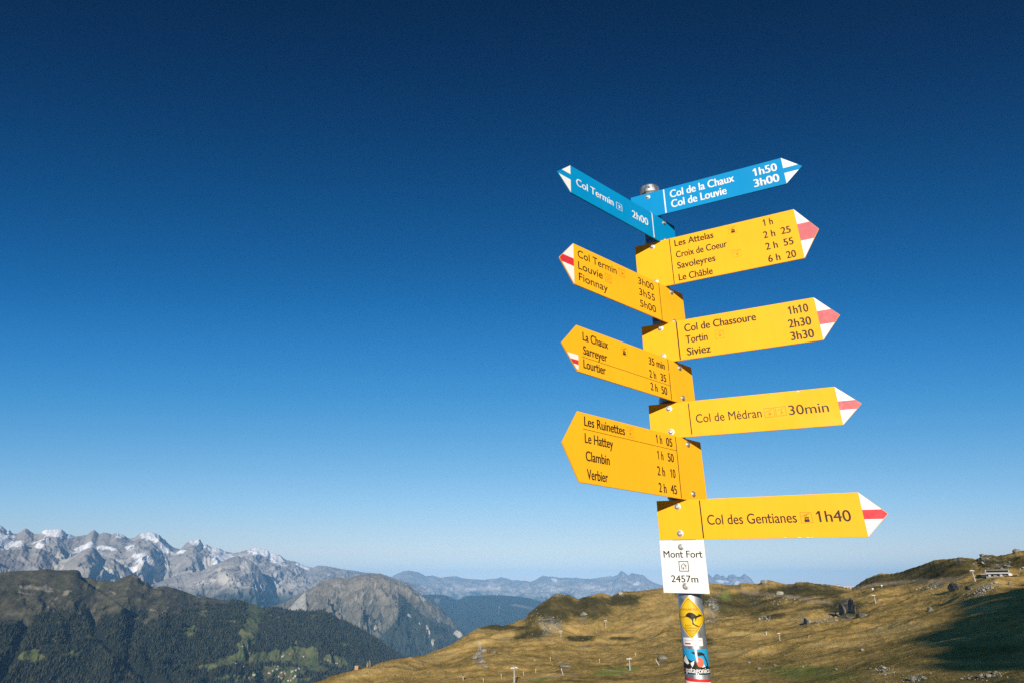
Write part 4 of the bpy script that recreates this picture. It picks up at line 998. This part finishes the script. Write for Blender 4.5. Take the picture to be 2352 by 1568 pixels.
QZ = LEAN.to_track_quat('Z', 'Y').to_matrix().to_4x4()
TOP = 1.288
bm = bmesh.new(); lathe(bm, [(PR, 0), (PR, (ax_pt(TOP)).length)], 48, QZ); child('pole', bm, M_GALV, post, smooth=True)
bm = bmesh.new(); L = ax_pt(TOP).length
lathe(bm, [(0.0315, L - 0.030), (0.0345, L - 0.029), (0.0345, L - 0.003), (0.033, L + 0.001), (0.015, L + 0.004)], 48, QZ)
lathe(bm, [(0.004, 0), (0.004, 0.004), (0.002, 0.006)], 10, Matrix.Translation(ax_pt(TOP) - LEAN * 0.013 + Vector((-0.0095, -0.0325, 0))) @ Matrix.Rotation(math.pi / 2 + 0.2, 4, 'X'))
child('pole_cap', bm, M_GALV, post)
for p in post.children:
    if p.name == 'pole':
        for f in p.data.polygons: f.use_smooth = len(f.vertices) == 4

TXT = bpy.data.curves.new('text source', 'FONT'); TXO = bpy.data.objects.new('text source', TXT); COL.objects.link(TXO)


def text_mesh(body, bold=0.0, extrude=0.0):
    TXT.body = body; TXT.offset = bold; TXT.extrude = extrude; TXT.resolution_u = 6
    dg = bpy.context.evaluated_depsgraph_get(); dg.update()
    return bpy.data.meshes.new_from_object(TXO.evaluated_get(dg))


CAP = 0.682


def lettering(body, x0, x1, y, cap, mat, parent, bold=0.0, name='lettering', z=0.0005, warp=None):
    """one line of print: outlines squeezed to the measured width; weight added by overprinting with a sideways step"""
    me = text_mesh(body)
    co = np.empty(len(me.vertices) * 3); me.vertices.foreach_get('co', co); co = co.reshape(-1, 3)
    V = [tuple(c) for c in co]; F = [tuple(p.vertices) for p in me.polygons]; bpy.data.meshes.remove(me)
    for i, ch in enumerate(body):
        if ch in '1t':                                # a flag on the 1, a taller stem and a full bar on the t, as on the real plates
            me2 = text_mesh(body[:i] + 'H'); adv = max(v.co.x for v in me2.vertices) - 0.653; bpy.data.meshes.remove(me2)
            me3 = text_mesh(ch); gx = [v.co.x for v in me3.vertices]; l, r = adv + min(gx), adv + max(gx); bpy.data.meshes.remove(me3)
            if ch == '1': q = [(l - 0.15, .52), (l - 0.14, .465), (r - .01, .60), (r - .01, .665), (l, .678)]
            else: q = [(l - .03, .369), (l + .32, .369), (l + .32, .449), (l + .167, .449), (l + .167, .61), (l + .078, .61), (l + .078, .449), (l - .03, .449)]
            k0 = len(V); V += [(a, b, 1.0) for a, b in q]; F.append(tuple(range(k0, len(V))))
    n0 = len(V); steps = (0.0,) if bold <= 0 else (0.0, -bold, bold)
    VV, FF = [], []
    for k, d in enumerate(steps):
        VV += [(a + d, b, c + 2 * k) for a, b, c in V]; FF += [tuple(i + k * n0 for i in f) for f in F]
    co = np.array(VV); a, b = co[:, 0].min(), co[:, 0].max(); lift = co[:, 2] * 0.00006
    co[:, 0] = x0 + (co[:, 0] - a) * (x1 - x0) / (b - a); co[:, 1] = y + co[:, 1] * cap / CAP; co[:, 2] = z + lift
    if warp: co = np.array([warp(*c) for c in co])
    me = bpy.data.meshes.new(name); me.from_pydata([tuple(c) for c in co], [], FF); me.materials.append(mat); me.update()
    o = bpy.data.objects.new(name, me); COL.objects.link(o); o.parent = parent
    return o


def frame_box(bm, x, y, s, w, z0=0.0, z1=0.0005):
    h = s / 2
    bar(bm, (x - h, y + h - w / 2), (x + h, y + h - w / 2), w, z0, z1); bar(bm, (x - h, y - h + w / 2), (x + h, y - h + w / 2), w, z0, z1)
    bar(bm, (x - h + w / 2, y - h + w), (x - h + w / 2, y + h - w), w, z0, z1); bar(bm, (x + h - w / 2, y - h + w), (x + h - w / 2, y + h - w), w, z0, z1)


def pictogram(kind, x, y, mats, parent, s=0.0252, kw=1.0):
    """small square symbol: frame and figure"""
    fr, fg = mats
    bm = bmesh.new(); frame_box(bm, x, y, s, 0.0010 * kw); z0, z1 = 0.0, 0.0005
    o = child('pictogram', bm, fr, parent)
    bm = bmesh.new(); u = s / 2
    P = lambda a, b: (x + a * u, y + b * u)
    if kind == 'hut':
        for a, b in [((-.55, .05), (0, .55)), ((0, .55), (.55, .05)), ((-.42, .1), (-.42, -.6)), ((.42, .1), (.42, -.6))]: bar(bm, P(*a), P(*b), s * .035 * kw, z0, z1)
        prism(bm, [P(-.2, -.6), P(.0, -.6), P(.0, -.2), P(-.2, -.2)], z0, z1); prism(bm, [P(.1, .0), P(.26, .0), P(.26, .16), P(.1, .16)], z0, z1)
    elif kind == 'view':
        for k in range(7):
            t = math.radians(-100 + k * 36); bar(bm, P(.18 * math.cos(t), -.05 + .18 * math.sin(t)), P(.55 * math.cos(t), -.05 + .5 * math.sin(t)), s * .05, z0, z1)
        prism(bm, [P(-.12, -.2), P(.1, -.2), P(.14, .05), P(-.08, .08)], z0, z1)
    elif kind in ('gondola', 'chair'):
        bar(bm, P(-.8, .12), P(.75, .72), s * .03, z0, z1); bar(bm, P(.1, .45), P(.12, -.05), s * .03, z0, z1)
        if kind == 'gondola': prism(bm, [P(-.18, -.12), P(.38, -.06), P(.3, -.5), P(-.1, -.55)], z0, z1)
        else:
            prism(bm, [P(.0, .0), P(.2, .05), P(.28, -.3), P(.05, -.25)], z0, z1); bar(bm, P(.1, -.25), P(-.1, -.55), s * .06, z0, z1); bar(bm, P(.22, -.28), P(.38, -.5), s * .06, z0, z1)
    else:   # cable car over a dark station
        bar(bm, P(-.75, .25), P(.6, .75), s * .04, z0, z1); bar(bm, P(.0, .5), P(.0, .1), s * .04, z0, z1)
        prism(bm, [P(-.42, -.8), P(.45, -.8), P(.45, -.3), P(-.42, -.3)], z0, z1); bar(bm, P(-.35, .05), P(.45, .05), s * .06, z0, z1); bar(bm, P(-.35, -.12), P(.45, -.1), s * .04, z0, z1); bar(bm, P(-.2, -.3), P(-.2, .05), s * .04, z0, z1); bar(bm, P(.25, -.3), P(.25, .05), s * .04, z0, z1)
    child('pictogram_figure', bm, fg, parent)


def bolt_at(x, y, parent):
    bm = bmesh.new(); M = Matrix.Translation((x, y, 0))
    lathe(bm, [(0.0085, 0.0), (0.0085, 0.0008), (0.0064, 0.0010), (0.0064, 0.0030), (0.0056, 0.0046), (0.0040, 0.0054), (0.0034, 0.0054), (0.0030, 0.0047)], 20, M)
    child('bolt', bm, M_BOLT, parent)


def sign_matrix(yaw):
    d = Vector((math.cos(yaw), math.sin(yaw), 0)); d = (d - LEAN * d.dot(LEAN)).normalized(); n = d.cross(LEAN)
    M = Matrix((d, LEAN, n)).transposed().to_4x4(); M.translation = ax_pt(0) + n * OFF
    return M


def make_sign(spec):
    yaw, zt, zb, s0, s1, s2, sv, tz = spec['fit']; M = sign_matrix(yaw); tz = (zt + zb) / 2
    body = M_BLU if spec['blue'] else M_YEL; ink = M_WPR if spec['blue'] else M_BLK
    bm = bmesh.new(); T = 0.0035
    prism(bm, [(s0, zb), (s1, zb), (s2, tz), (s1, zt), (s0, zt)], -T, 0)
    bmesh.ops.bevel(bm, geom=[e for e in bm.edges if abs(e.verts[0].co.z) < 1e-6 and abs(e.verts[1].co.z) < 1e-6], offset=0.0006, segments=2, affect='EDGES')
    sg = child('direction_sign', bm, body, post, M, label=spec['label'])
    e = 0.0006 * (1 if s1 > 0 else -1); g = 0.0008
    if spec['tip']:
        a, b, col = spec['tip']; k = abs(s2 - s1); h = (zt - zb) / 2
        ya = zt - (zt - zb) * a; yb = zt - (zt - zb) * b
        xe = lambda y: s1 + (s2 - s1) * (1 - abs(y - tz) / h) - e * 2
        for y, ze in ((ya, zt - g), (yb, zb + g)):
            bm = bmesh.new(); prism(bm, [(s1, y), (xe(y), y), (s1, ze)], 0, 0.0004); child('arrow_tip', bm, M_WHI, sg)
        if col: 
            bm = bmesh.new(); prism(bm, [(s1, yb), (xe(yb), yb), (s2 - 2 * e, tz), (xe(ya), ya), (s1, ya)], 0, 0.0004); child('arrow_band', bm, col, sg)
    if spec.get('flag'):
        y0, y1 = 0.4925, 0.5303; hx = lambda y: s1 + (s2 - s1) * (1 - abs(y - tz) / ((zt - zb) / 2)) + 0.001
        r = s1 + 0.0030
        bm = bmesh.new(); prism(bm, [(hx(.5290), .5290), (hx(.5150), .5150), (r, .5160), (r, .5300)], 0, 0.0004); child('trail_mark', bm, M_WHI, sg)
        bm = bmesh.new(); prism(bm, [(hx(.5035), .5035), (hx(.4905), .4915), (r, .4915), (r, .5035)], 0, 0.0004)
        child('trail_mark', bm, M_WHI, sg)
        bm = bmesh.new(); prism(bm, [(hx(.5150), .5150), (hx(.5035), .5035), (r, .5035), (r, .5160)], 0, 0.0004); child('trail_mark_band', bm, M_RED, sg)
    bm = bmesh.new()
    if spec['broken']:
        y = zt - 0.002
        for f0, f1 in ((0.02, .30), (.34, .98)): bar(bm, (sv, zt - (zt - zb) * f0), (sv, zt - (zt - zb) * f1), 0.0022, 0, 0.0004)
    else: bar(bm, (sv, zt - 0.0018 - spec['vin']), (sv, zb + 0.0018 + spec['vin']), spec['vw'], 0, 0.0004)
    child('divider_line', bm, ink, sg)
    for (x0, x1, y) in spec.get('rules', ()):
        bm = bmesh.new(); bar(bm, (x0, y), (x1, y), 0.0011, 0, 0.0004); child('rule_line', bm, M_BLK, sg)
    for t, x0, x1, y, cap in spec['text']: lettering(t, x0, x1, y, cap, ink, sg, spec['bold'])
    for k, x, y, mt in spec['pict']: pictogram(k, x, y, mt, sg)
    for b in spec['bolts']: bolt_at(0.0, b, sg)
    # channel clamped to the pole behind the plate
    bm = bmesh.new(); prism(bm, [(-.017, zb + .008), (.017, zb + .008), (.017, zt - .008), (-.017, zt - .008)], -(OFF - PR) + 0.0005, -T - 0.0003)
    for b in spec['bolts']:
        Lb = Matrix.Translation((0, b, -OFF)) @ Matrix.Rotation(-math.pi / 2, 4, 'X'); lathe(bm, [(PR + .0006, -.007), (PR + .0032, -.007), (PR + .0032, .007), (PR + .0006, .007)], 32, Lb)
    child('clamp', bm, M_BACK, sg)
    return sg


PB = (M_OCH, M_BLK); PP = (M_PALE, M_OCH); PO = (M_OCH, M_OCH); PW = (M_WPR, M_WPR)
S1, S4 = 0.0238, 0.0238
SIGNS = [
    dict(fit=(-0.4461, 1.2397, 1.1377, -0.0584, 0.4191, 0.4709, 0.0547, 0), blue=1, tip=(.41, .60, None), bolts=(1.2238, 1.152), bold=0.024, vw=.004, vin=.001, label='blue direction sign pointing right, reading Col de la Chaux and Col de Louvie',
         text=[("Col de la Chaux", .0736, .2766, 1.1957, .0300), ("Col de Louvie", .0740, .2486, 1.1549, .0300), ("1h50", .3332, .4029, 1.1953, .0292), ("3h00", .3299, .4028, 1.1532, .0292)], pict=[]),
    dict(fit=(0.6413, 1.1338, 1.0329, 0.0575, -0.4235, -0.4747, -0.0589, 0), blue=1, tip=(.34, .54, None), bolts=(1.1195, 1.0505), bold=0.014, vw=.004, vin=.001, label='blue direction sign pointing left, reading Col Termin 2h00',
         text=[("Col Termin", -.4016, -.2450, 1.0710, .0262), ("2h00", -.1604, -.0839, 1.0699, .0272)], pict=[('view', -.2190, 1.0815, PW)]),
    dict(fit=(-0.4583, 1.0372, 0.866, -0.0569, 0.4219, 0.4735, 0.056, 0), blue=0, tip=(.32, .66, M_PINK), bolts=(1.0208, .8888), bold=0.020, vw=.0024, vin=0, label='uppermost yellow sign pointing right, four places from Les Attelas to Le Châble',
         text=[("Les Attelas", .0705, .1903, 1.0022, .0234), ("Croix de Coeur", .0710, .2250, .9591, .0234), ("Savoleyres", .0712, .1859, .9183, .0234), ("Le Châble", .0714, .1730, .8753, .0234), ("1 h", .3337, .3609, 1.0022, .0234), ("2 h", .3288, .3608, .9594, .0234), ("25", .3768, .4028, .9600, .0234), ("2 h", .3286, .3611, .9182, .0234), ("55", .3771, .4033, .9190, .0234), ("6 h", .3290, .3612, .8757, .0234), ("20", .3774, .4029, .8757, .0234)],
         pict=[('cable', .2478, 1.0143, (M_PALE, M_BLK)), ('gondola', .2483, .9290, PP)]),
    dict(fit=(0.6228, 0.8672, 0.7371, 0.0577, -0.4118, -0.4634, -0.0572, 0), blue=0, tip=(.39, .577, M_RED), bolts=(.853, .7500), bold=0.004, vw=.0020, vin=0, label='yellow sign pointing left with white and red tip, reading Col Termin, Louvie, Fionnay',
         text=[("Col Termin", -.3969, -.2449, .8284, .0236), ("Louvie", -.3963, -.3031, .7912, .0236), ("Fionnay", -.3950, -.2856, .7550, .0236), ("3h00", -.1535, -.0840, .8304, .0230), ("3h55", -.1527, -.0835, .7927, .0230), ("5h00", -.1528, -.0829, .7539, .0230)],
         pict=[('view', -.2222, .8412, PO), ('hut', -.2810, .8015, PO)]),
    dict(fit=(-0.4498, 0.7399, 0.6112, -0.0575, 0.4216, 0.4726, 0.0484, 0), blue=0, tip=(.336, .65, M_PINK), bolts=(.7241, .6318), bold=0.022, vw=.0034, vin=0, label='yellow sign pointing right, reading Col de Chassoure, Tortin, Siviez',
         text=[("Col de Chassoure", .0697, .2689, .6997, .0240), ("Tortin", .0700, .1323, .6622, .0240), ("Siviez", .0697, .1366, .6236, .0240), ("1h10", .3525, .4028, .7004, .0244), ("2h30", .3466, .4030, .6607, .0244), ("3h30", .3463, .4031, .6230, .0244)],
         pict=[('gondola', .1655, .6738, PP)]),
    dict(fit=(0.6306, 0.6139, 0.4855, 0.0582, -0.4116, -0.464, -0.0518, 0), blue=0, tip=None, flag=1, bolts=(.5971, .5035), bold=0.022, vw=.0022, vin=0, rules=((-.3959, -.0530, .5296),), label='yellow sign pointing left, reading La Chaux, Sarreyer, Lourtier',
         text=[("La Chaux", -.3918, -.2995, .5762, .0236), ("Sarreyer", -.3912, -.3054, .5380, .0232), ("Lourtier", -.3919, -.3126, .5003, .0236), ("35 min", -.1378, -.0684, .5749, .0224), ("2 h", -.1400, -.1115, .5356, .0224), ("35", -.0924, -.0681, .5363, .0224), ("2 h", -.1390, -.1099, .4983, .0224), ("50", -.0938, -.0690, .4974, .0228)],
         pict=[('cable', -.2370, .5865, (M_PALE, M_BLK))]),
    dict(fit=(-0.411, 0.485, 0.383, -0.057, 0.4224, 0.4734, 0.0549, 0), blue=0, tip=(.39, .62, M_PINK), bolts=(.4687, .4011), bold=0.004, vw=.0026, vin=.004, label='yellow sign pointing right, reading Col de Médran 30min',
         text=[("Col de Médran", .0705, .2396, .4210, .0238), ("30min", .3058, .3986, .4202, .0256)], pict=[('gondola', .2590, .4318, PO), ('chair', .2870, .4328, PO)]),
    dict(fit=(0.6262, 0.3829, 0.2136, 0.0592, -0.414, -0.4647, -0.0517, 0), blue=0, tip=None, bolts=(.367, .2316), bold=0.022, vw=.0022, vin=0, rules=((-.3982, -.0528, .3418),), label='lowest yellow sign pointing left, four places from Les Ruinettes to Verbier',
         text=[("Les Ruinettes", -.3941, -.2530, .3506, .0234), ("Le Hattey", -.3938, -.2986, .3091, .0234), ("Clambin", -.3924, -.3135, .2664, .0234), ("Verbier", -.3902, -.3220, .2240, .0234), ("1 h", -.1347, -.1102, .3504, .0232), ("05", -.0937, -.0684, .3495, .0228), ("1 h", -.1347, -.1109, .3071, .0232), ("50", -.0931, -.0684, .3073, .0226), ("2 h", -.1401, -.1101, .2648, .0234), ("10", -.0885, -.0680, .2654, .0226), ("2 h", -.1397, -.1100, .2222, .0234), ("45", -.0932, -.0681, .2233, .0228)],
         pict=[('gondola', -.2342, .3616, PP)]),
    dict(fit=(-0.4661, 0.214, 0.1138, -0.0549, 0.4209, 0.4704, 0.0579, 0), blue=0, tip=(.40, .61, M_RED), bolts=(.1971, .1292), bold=0.008, vw=.0030, vin=.001, label='lowest yellow sign pointing right, reading Col des Gentianes 1h40',
         text=[("Col des Gentianes", .0720, .2807, .1495, .0240), ("1h40", .3232, .3955, .1494, .0252)], pict=[('cable', .3020, .1602, PB)]),
]
for sp in SIGNS:
    sp['broken'] = sp['text'][0][0] == "La Chaux"
    sg = make_sign(sp)
    if sp['text'][0][0] == "Col des Gentianes":       # chipped enamel along the lower edge
        for x, w in ((.245, .006), (.275, .009), (.293, .009), (.304, .006)):
            bm = bmesh.new(); prism(bm, [(x, .1141), (x + w, .1141), (x + w * .7, .1156), (x + w * .2, .1158)], 0.0, 0.0003); child('paint_chip', bm, M_SCUFF, sg)
    if sp['text'][0][0] == "Col de Médran":
        bm = bmesh.new(); prism(bm, [(.3360, .4846), (.3330, .4815), (.3385, .4805), (.3400, .4835)], 0.0, 0.0003); child('paint_chip', bm, M_SCUFF, sg)

# white place plate at the bottom of the stack
M = sign_matrix(-0.4813)
bm = bmesh.new(); prism(bm, [(-.0553, -.0135), (.0579, -.0135), (.0579, .1124), (-.0553, .1124)], -.0035, 0)
bmesh.ops.bevel(bm, geom=[e for e in bm.edges if abs(e.verts[0].co.z) < 1e-6 and abs(e.verts[1].co.z) < 1e-6], offset=0.0006, segments=2, affect='EDGES')
pl = child('place_plate', bm, M_WHI, post, M, label='white plate below the arrows reading Mont Fort 2457m')
lettering("Mont Fort", -.0472, .0515, .0704, .0166, M_BLK, pl, 0.012); lettering("2457m", -.0330, .0343, .0119, .0160, M_BLK, pl, 0.012)
pictogram('hut', .0018, .0495, (M_BLK, M_BLK), pl, .0245, 1.7)
bolt_at(0, .0962, pl); bolt_at(0.002, .0027, pl)
bm = bmesh.new(); prism(bm, [(-.017, -.005), (.017, -.005), (.017, .104), (-.017, .104)], -(OFF - PR) + .0005, -.0038); child('clamp', bm, M_BACK, pl)

# ---------------- stickers wrapped round the pole
VDIR = math.atan2(-BASE.y, -BASE.x)     # from the pole towards the viewpoint


def wrap(off):
    def f(s, h, _=0):
        t = VDIR + s / PR; r = PR + off + _
        p = ax_pt(h) + Vector((math.cos(t) * r, math.sin(t) * r, 0)); return tuple(p)
    return f


_c = math.cos(PITCH); _s = math.sin(PITCH)


def hz_of(yf):
    """height on the front of the pole for a measured full-size picture row"""
    u = -(yf - 1365.5) / 2192.43; hd = math.hypot(BASE.x, BASE.y) - PR
    # depth along the view axis differs from ground distance: solve z/(y) on the axis
    y = BASE.y * (hd / math.hypot(BASE.x, BASE.y)); return y * (_s + u * _c) / (_c - u * _s)


def decal(name, polys, parent, off, cuts=0, label=None):
    """flat outline(s) in (arc, height) filled, refined, then bent round the pole"""
    mats = []; bm = bmesh.new()
    for pts, m in polys:
        if m not in mats: mats.append(m)
        vs = [bm.verts.new((a, b, 0)) for a, b in pts]; f = bm.faces.new(vs); f.material_index = mats.index(m)
    bmesh.ops.triangulate(bm, faces=bm.faces[:])
    for _ in range(8):
        es = [e for e in bm.edges if abs(e.verts[0].co.x - e.verts[1].co.x) > 0.0035]
        if not es: break
        bmesh.ops.subdivide_edges(bm, edges=es, cuts=1); bmesh.ops.triangulate(bm, faces=[f for f in bm.faces if len(f.verts) > 3])
    W = wrap(off)
    for v in bm.verts: v.co = W(v.co.x, v.co.y)
    me = bpy.data.meshes.new(name); bm.to_mesh(me); bm.free()
    for m in mats: me.materials.append(m)
    o = bpy.data.objects.new(name, me); COL.objects.link(o); o.parent = parent
    if label: o['label'] = label
    # outward normals
    cen = ax_pt(0)
    fl = [p.index for p in me.polygons if p.normal.dot(Vector((p.center.x - cen.x, p.center.y - cen.y, 0))) < 0]
    if fl:
        b2 = bmesh.new(); b2.from_mesh(me); b2.faces.ensure_lookup_table(); bmesh.ops.reverse_faces(b2, faces=[b2.faces[i] for i in fl]); b2.to_mesh(me); b2.free()
    return o


def zcrop(y): return hz_of(2360 + y / 4.2235)


def acrop(x, y):
    c = 288 + (y - 125) * 0.1114; return PR * math.asin(max(-.999, min(.999, (x - c) / 172.0)))


def tr(pts): return [(acrop(x, y), zcrop(y)) for x, y in pts]


M_SY = paint('yellow vinyl', (0.80, 0.50, 0.015), 0.4, .06, .4, 40)
M_SK = paint('black vinyl print', (0.02, 0.016, 0.012), 0.45, .05, .3, 40)
M_SO = paint('brown vinyl print', (0.20, 0.09, 0.01), 0.45, .05, .3, 40)
M_SW = paint('white vinyl', (0.80, 0.80, 0.78), 0.45, .05, .3, 40)
M_SB = paint('cyan vinyl print', (0.02, 0.36, 0.66), 0.4, .06, .3, 40)
M_SR = paint('coral vinyl print', (0.75, 0.16, 0.09), 0.45, .05, .3, 40)
M_SN = paint('navy vinyl print', (0.02, 0.03, 0.16), 0.45, .05, .3, 40)
M_SD = paint('red vinyl print', (0.66, 0.03, 0.03), 0.45, .05, .3, 40)
M_SG = paint('grey vinyl print', (0.30, 0.32, 0.42), 0.45, .05, .3, 40)


def diamond(cx, cy, w, h, r, n=6):
    pts = [Vector((cx, cy + h)), Vector((cx + w, cy)), Vector((cx, cy - h)), Vector((cx - w, cy))]; out = []
    for k in range(4):
        p = pts[k]; a = (pts[k - 1] - p).normalized(); b = (pts[(k + 1) % 4] - p).normalized()
        for j in range(n + 1):
            t = j / n; q = p + a * r * (1 - t) ** 2 + b * r * t ** 2; out.append((q.x, q.y))
    return out


zt_, zb_ = zcrop(112), zcrop(812); cy_ = (zt_ + zb_) / 2; hh = (zt_ - zb_) / 2 + .003; cx_ = -0.0046; ww = 0.0445
kg = decal('sticker', [(diamond(cx_, cy_, ww, hh, .007), M_SY)], post, .0003, label='yellow diamond sticker with a black kangaroo')
o1 = diamond(cx_, cy_, ww - .0042, hh - .0052, .0055); i1 = diamond(cx_, cy_, ww - .0052, hh - .0064, .005)
ring = [([o1[k], o1[(k + 1) % len(o1)], i1[(k + 1) % len(o1)], i1[k]], M_SK) for k in range(len(o1))]
decal('border_line', ring, kg, .0006)
roo = [(153, 437), (178, 449), (213, 446), (238, 437), (243, 414), (262, 385), (283, 373), (304, 370), (330, 376), (350, 390), (368, 408), (385, 424), (404, 421), (420, 405), (402, 384), (412, 387), (428, 402), (446, 409), (466, 430), (462, 436), (440, 437), (424, 444), (408, 455), (390, 464), (388, 488), (374, 520), (366, 516), (377, 492), (366, 470), (352, 474), (347, 502), (350, 540), (362, 565), (402, 588), (444, 601), (440, 606), (404, 598), (434, 620), (430, 625), (392, 605), (343, 576), (334, 560), (334, 520), (322, 490), (300, 470), (276, 452), (250, 444), (215, 456), (180, 458), (158, 446)]
decal('kangaroo_print', [(tr(roo), M_SK)], kg, .0006)
WR = wrap(.0006)
for t, x0, x1, yb, yt in [("KANGAROOS", 172, 400, 338, 303), ("SNOW", 240, 322, 607, 580), ("BOARDERS", 243, 398, 649, 620), ("FREIBURG", 250, 396, 692, 665), ("SCH", 302, 360, 733, 706)]:
    lettering(t, acrop(x0, yb), acrop(x1, yb), zcrop(yb), zcrop(yt) - zcrop(yb), M_SO, kg, 0.0, warp=WR, z=0)
for x, y in ((264, 188), (333, 748)):
    c = (acrop(x, y), zcrop(y)); decal('rivet_print', [([(c[0] + .001 * math.cos(k), c[1] + .001 * math.sin(k)) for k in np.linspace(0, 6.28, 9)[:-1]], M_SO)], kg, .0006)


def rrect(x0, y0, x1, y1, r, n=4):
    out = []
    for cx, cy, a in ((x1 - r, y1 - r, 0), (x0 + r, y1 - r, 90), (x0 + r, y0 + r, 180), (x1 - r, y0 + r, 270)):
        for k in range(n + 1):
            t = math.radians(a + 90 * k / n); out.append((cx + r * math.cos(t), cy + r * math.sin(t)))
    return out


ax0, ax1 = acrop(226, 870), acrop(486, 870)
wh = decal('sticker', [(rrect(ax0, zcrop(940), ax1, zcrop(800), .002), M_SW)], post, .0003, label='small white rounded sticker with grey web address')
lettering("gomnord.com", acrop(240, 855), acrop(468, 855), zcrop(858), .0042, M_SG, wh, 0.0, warp=WR, z=0)
decal('red_mark', [([(acrop(246, 890), zcrop(914)), (acrop(325, 900), zcrop(914)), (acrop(325, 900), zcrop(888)), (acrop(246, 890), zcrop(888))], M_SD)], wh, .0006)

# mountain sticker
aL, aR = -PR * 1.72, PR * 1.66; zT, zB = zcrop(992), zcrop(1425)
bl = decal('sticker', [([(aL, zB), (aR, zB), (aR, zT), (aL, zT)], M_SB)], post, .0003, label='blue sticker with black and white peaks, an orange sun and lettering')
zg = lambda y: zcrop(y)
decal('peaks_print', [([(aL, zB + .0004), (aR, zB + .0004), (aR, zg(1310)), (acrop(580, 1300), zg(1300)), (acrop(540, 1290), zg(1270)), (acrop(500, 1250), zg(1250)), (acrop(455, 1240), zg(1240)), (acrop(415, 1225), zg(1225)), (acrop(380, 1165), zg(1170)), (acrop(350, 1195), zg(1195)), (acrop(330, 1230), zg(1220)), (acrop(300, 1160), zg(1160)), (acrop(262, 1085), zg(1085)), (acrop(240, 1120), zg(1120)), (-PR * 1.25, zg(1160)), (aL, zg(1150))], M_SK)], bl, .0005)
decal('snow_print', [([(acrop(240, 1200), zg(1200)), (acrop(256, 1130), zg(1130)), (acrop(264, 1100), zg(1095)), (acrop(280, 1140), zg(1140)), (acrop(320, 1235), zg(1235)), (acrop(300, 1258), zg(1258))], M_SW),
                     ([(acrop(335, 1230), zg(1230)), (acrop(360, 1205), zg(1205)), (acrop(384, 1180), zg(1180)), (acrop(382, 1240), zg(1240)), (acrop(365, 1300), zg(1300)), (acrop(345, 1265), zg(1265))], M_SW),
                     ([(acrop(488, 1295), zg(1295)), (acrop(510, 1245), zg(1245)), (acrop(535, 1290), zg(1285)), (acrop(500, 1300), zg(1300))], M_SW)], bl, .0007)
cs_ = (acrop(462, 1212), zg(1212))
decal('sun_print', [([(cs_[0] + .0088 * math.cos(k), cs_[1] + .0104 * math.sin(k)) for k in np.linspace(0, 2 * math.pi, 25)[:-1]], M_SR)], bl, .0009)
decal('bird_print', [(tr([(335, 1045), (365, 1038), (400, 1050), (440, 1036), (480, 1048), (518, 1080), (512, 1098), (545, 1170), (565, 1250), (570, 1290), (556, 1285), (540, 1200), (500, 1100), (470, 1095), (440, 1108), (400, 1080), (365, 1075)]), M_SK)], bl, .0007)
decal('peeled_strip', [(tr([(378, 1000), (408, 1000), (420, 1100), (436, 1205), (418, 1212), (398, 1130)]), M_SW)], bl, .0011)
lettering("patagonica.c", acrop(292, 1400), PR * 1.50, zg(1400) + .0005, .0118, M_SW, bl, 0.03, warp=wrap(.0009), z=0)
lettering("erra", -PR * 1.60, acrop(286, 1400), zg(1400) + .0005, .0118, M_SR, bl, 0.03, warp=wrap(.0009), z=0)
z4 = zg(1490)
fl = decal('sticker', [([(-PR * 1.6, z4 - .006), (PR * 1.7, z4 - .0085), (PR * 1.7, z4 - .0035), (PR * .9, z4 - .0015), (PR * .2, z4 - .0012), (-PR * 1.6, z4 + .001)], M_SD),
                       ([(-PR * 1.6, z4 - .013), (PR * 1.7, z4 - .015), (PR * 1.7, z4 - .0085), (-PR * 1.6, z4 - .006)], M_SW),
                       ([(-PR * 1.6, z4 - .05), (PR * 1.7, z4 - .05), (PR * 1.7, z4 - .015), (-PR * 1.6, z4 - .013)], M_SN)], post, .0003, label='striped red, white and navy sticker at the foot of the visible pole')
bpy.data.objects.remove(TXO, do_unlink=True)
# ================================================================== HAZE
HAZE_DENSITY = 2.4e-5
_top = max(o.matrix_world.translation.z + max((v.co.z for v in o.data.vertices), default=0) for o in COL.objects if o.type == 'MESH' and o.get('kind') == 'structure') + 15.0
hv = [(x, y, z) for z in (-1700, _top) for x, y in ((-50000, -8000), (50000, -8000), (50000, 62000), (-50000, 62000))]
hz = mesh_obj('haze', hv, [(3, 2, 1, 0), (4, 5, 6, 7), (0, 1, 5, 4), (1, 2, 6, 5), (2, 3, 7, 6), (3, 0, 4, 7)], [])
hm = bpy.data.materials.new('haze air'); hm.use_nodes = True; ht = hm.node_tree; ht.nodes.clear()
hp = ht.nodes.new('ShaderNodeVolumePrincipled'); hp.inputs['Color'].default_value = (0.19, 0.46, 0.85, 1); hp.inputs['Anisotropy'].default_value = -0.35; hp.inputs['Density'].default_value = HAZE_DENSITY
ho = ht.nodes.new('ShaderNodeOutputMaterial'); ht.links.new(hp.outputs[0], ho.inputs['Volume'])
hz.data.materials.append(hm)
tag(hz, 'thin blue haze filling the air over the valley', 'haze', kind='stuff')
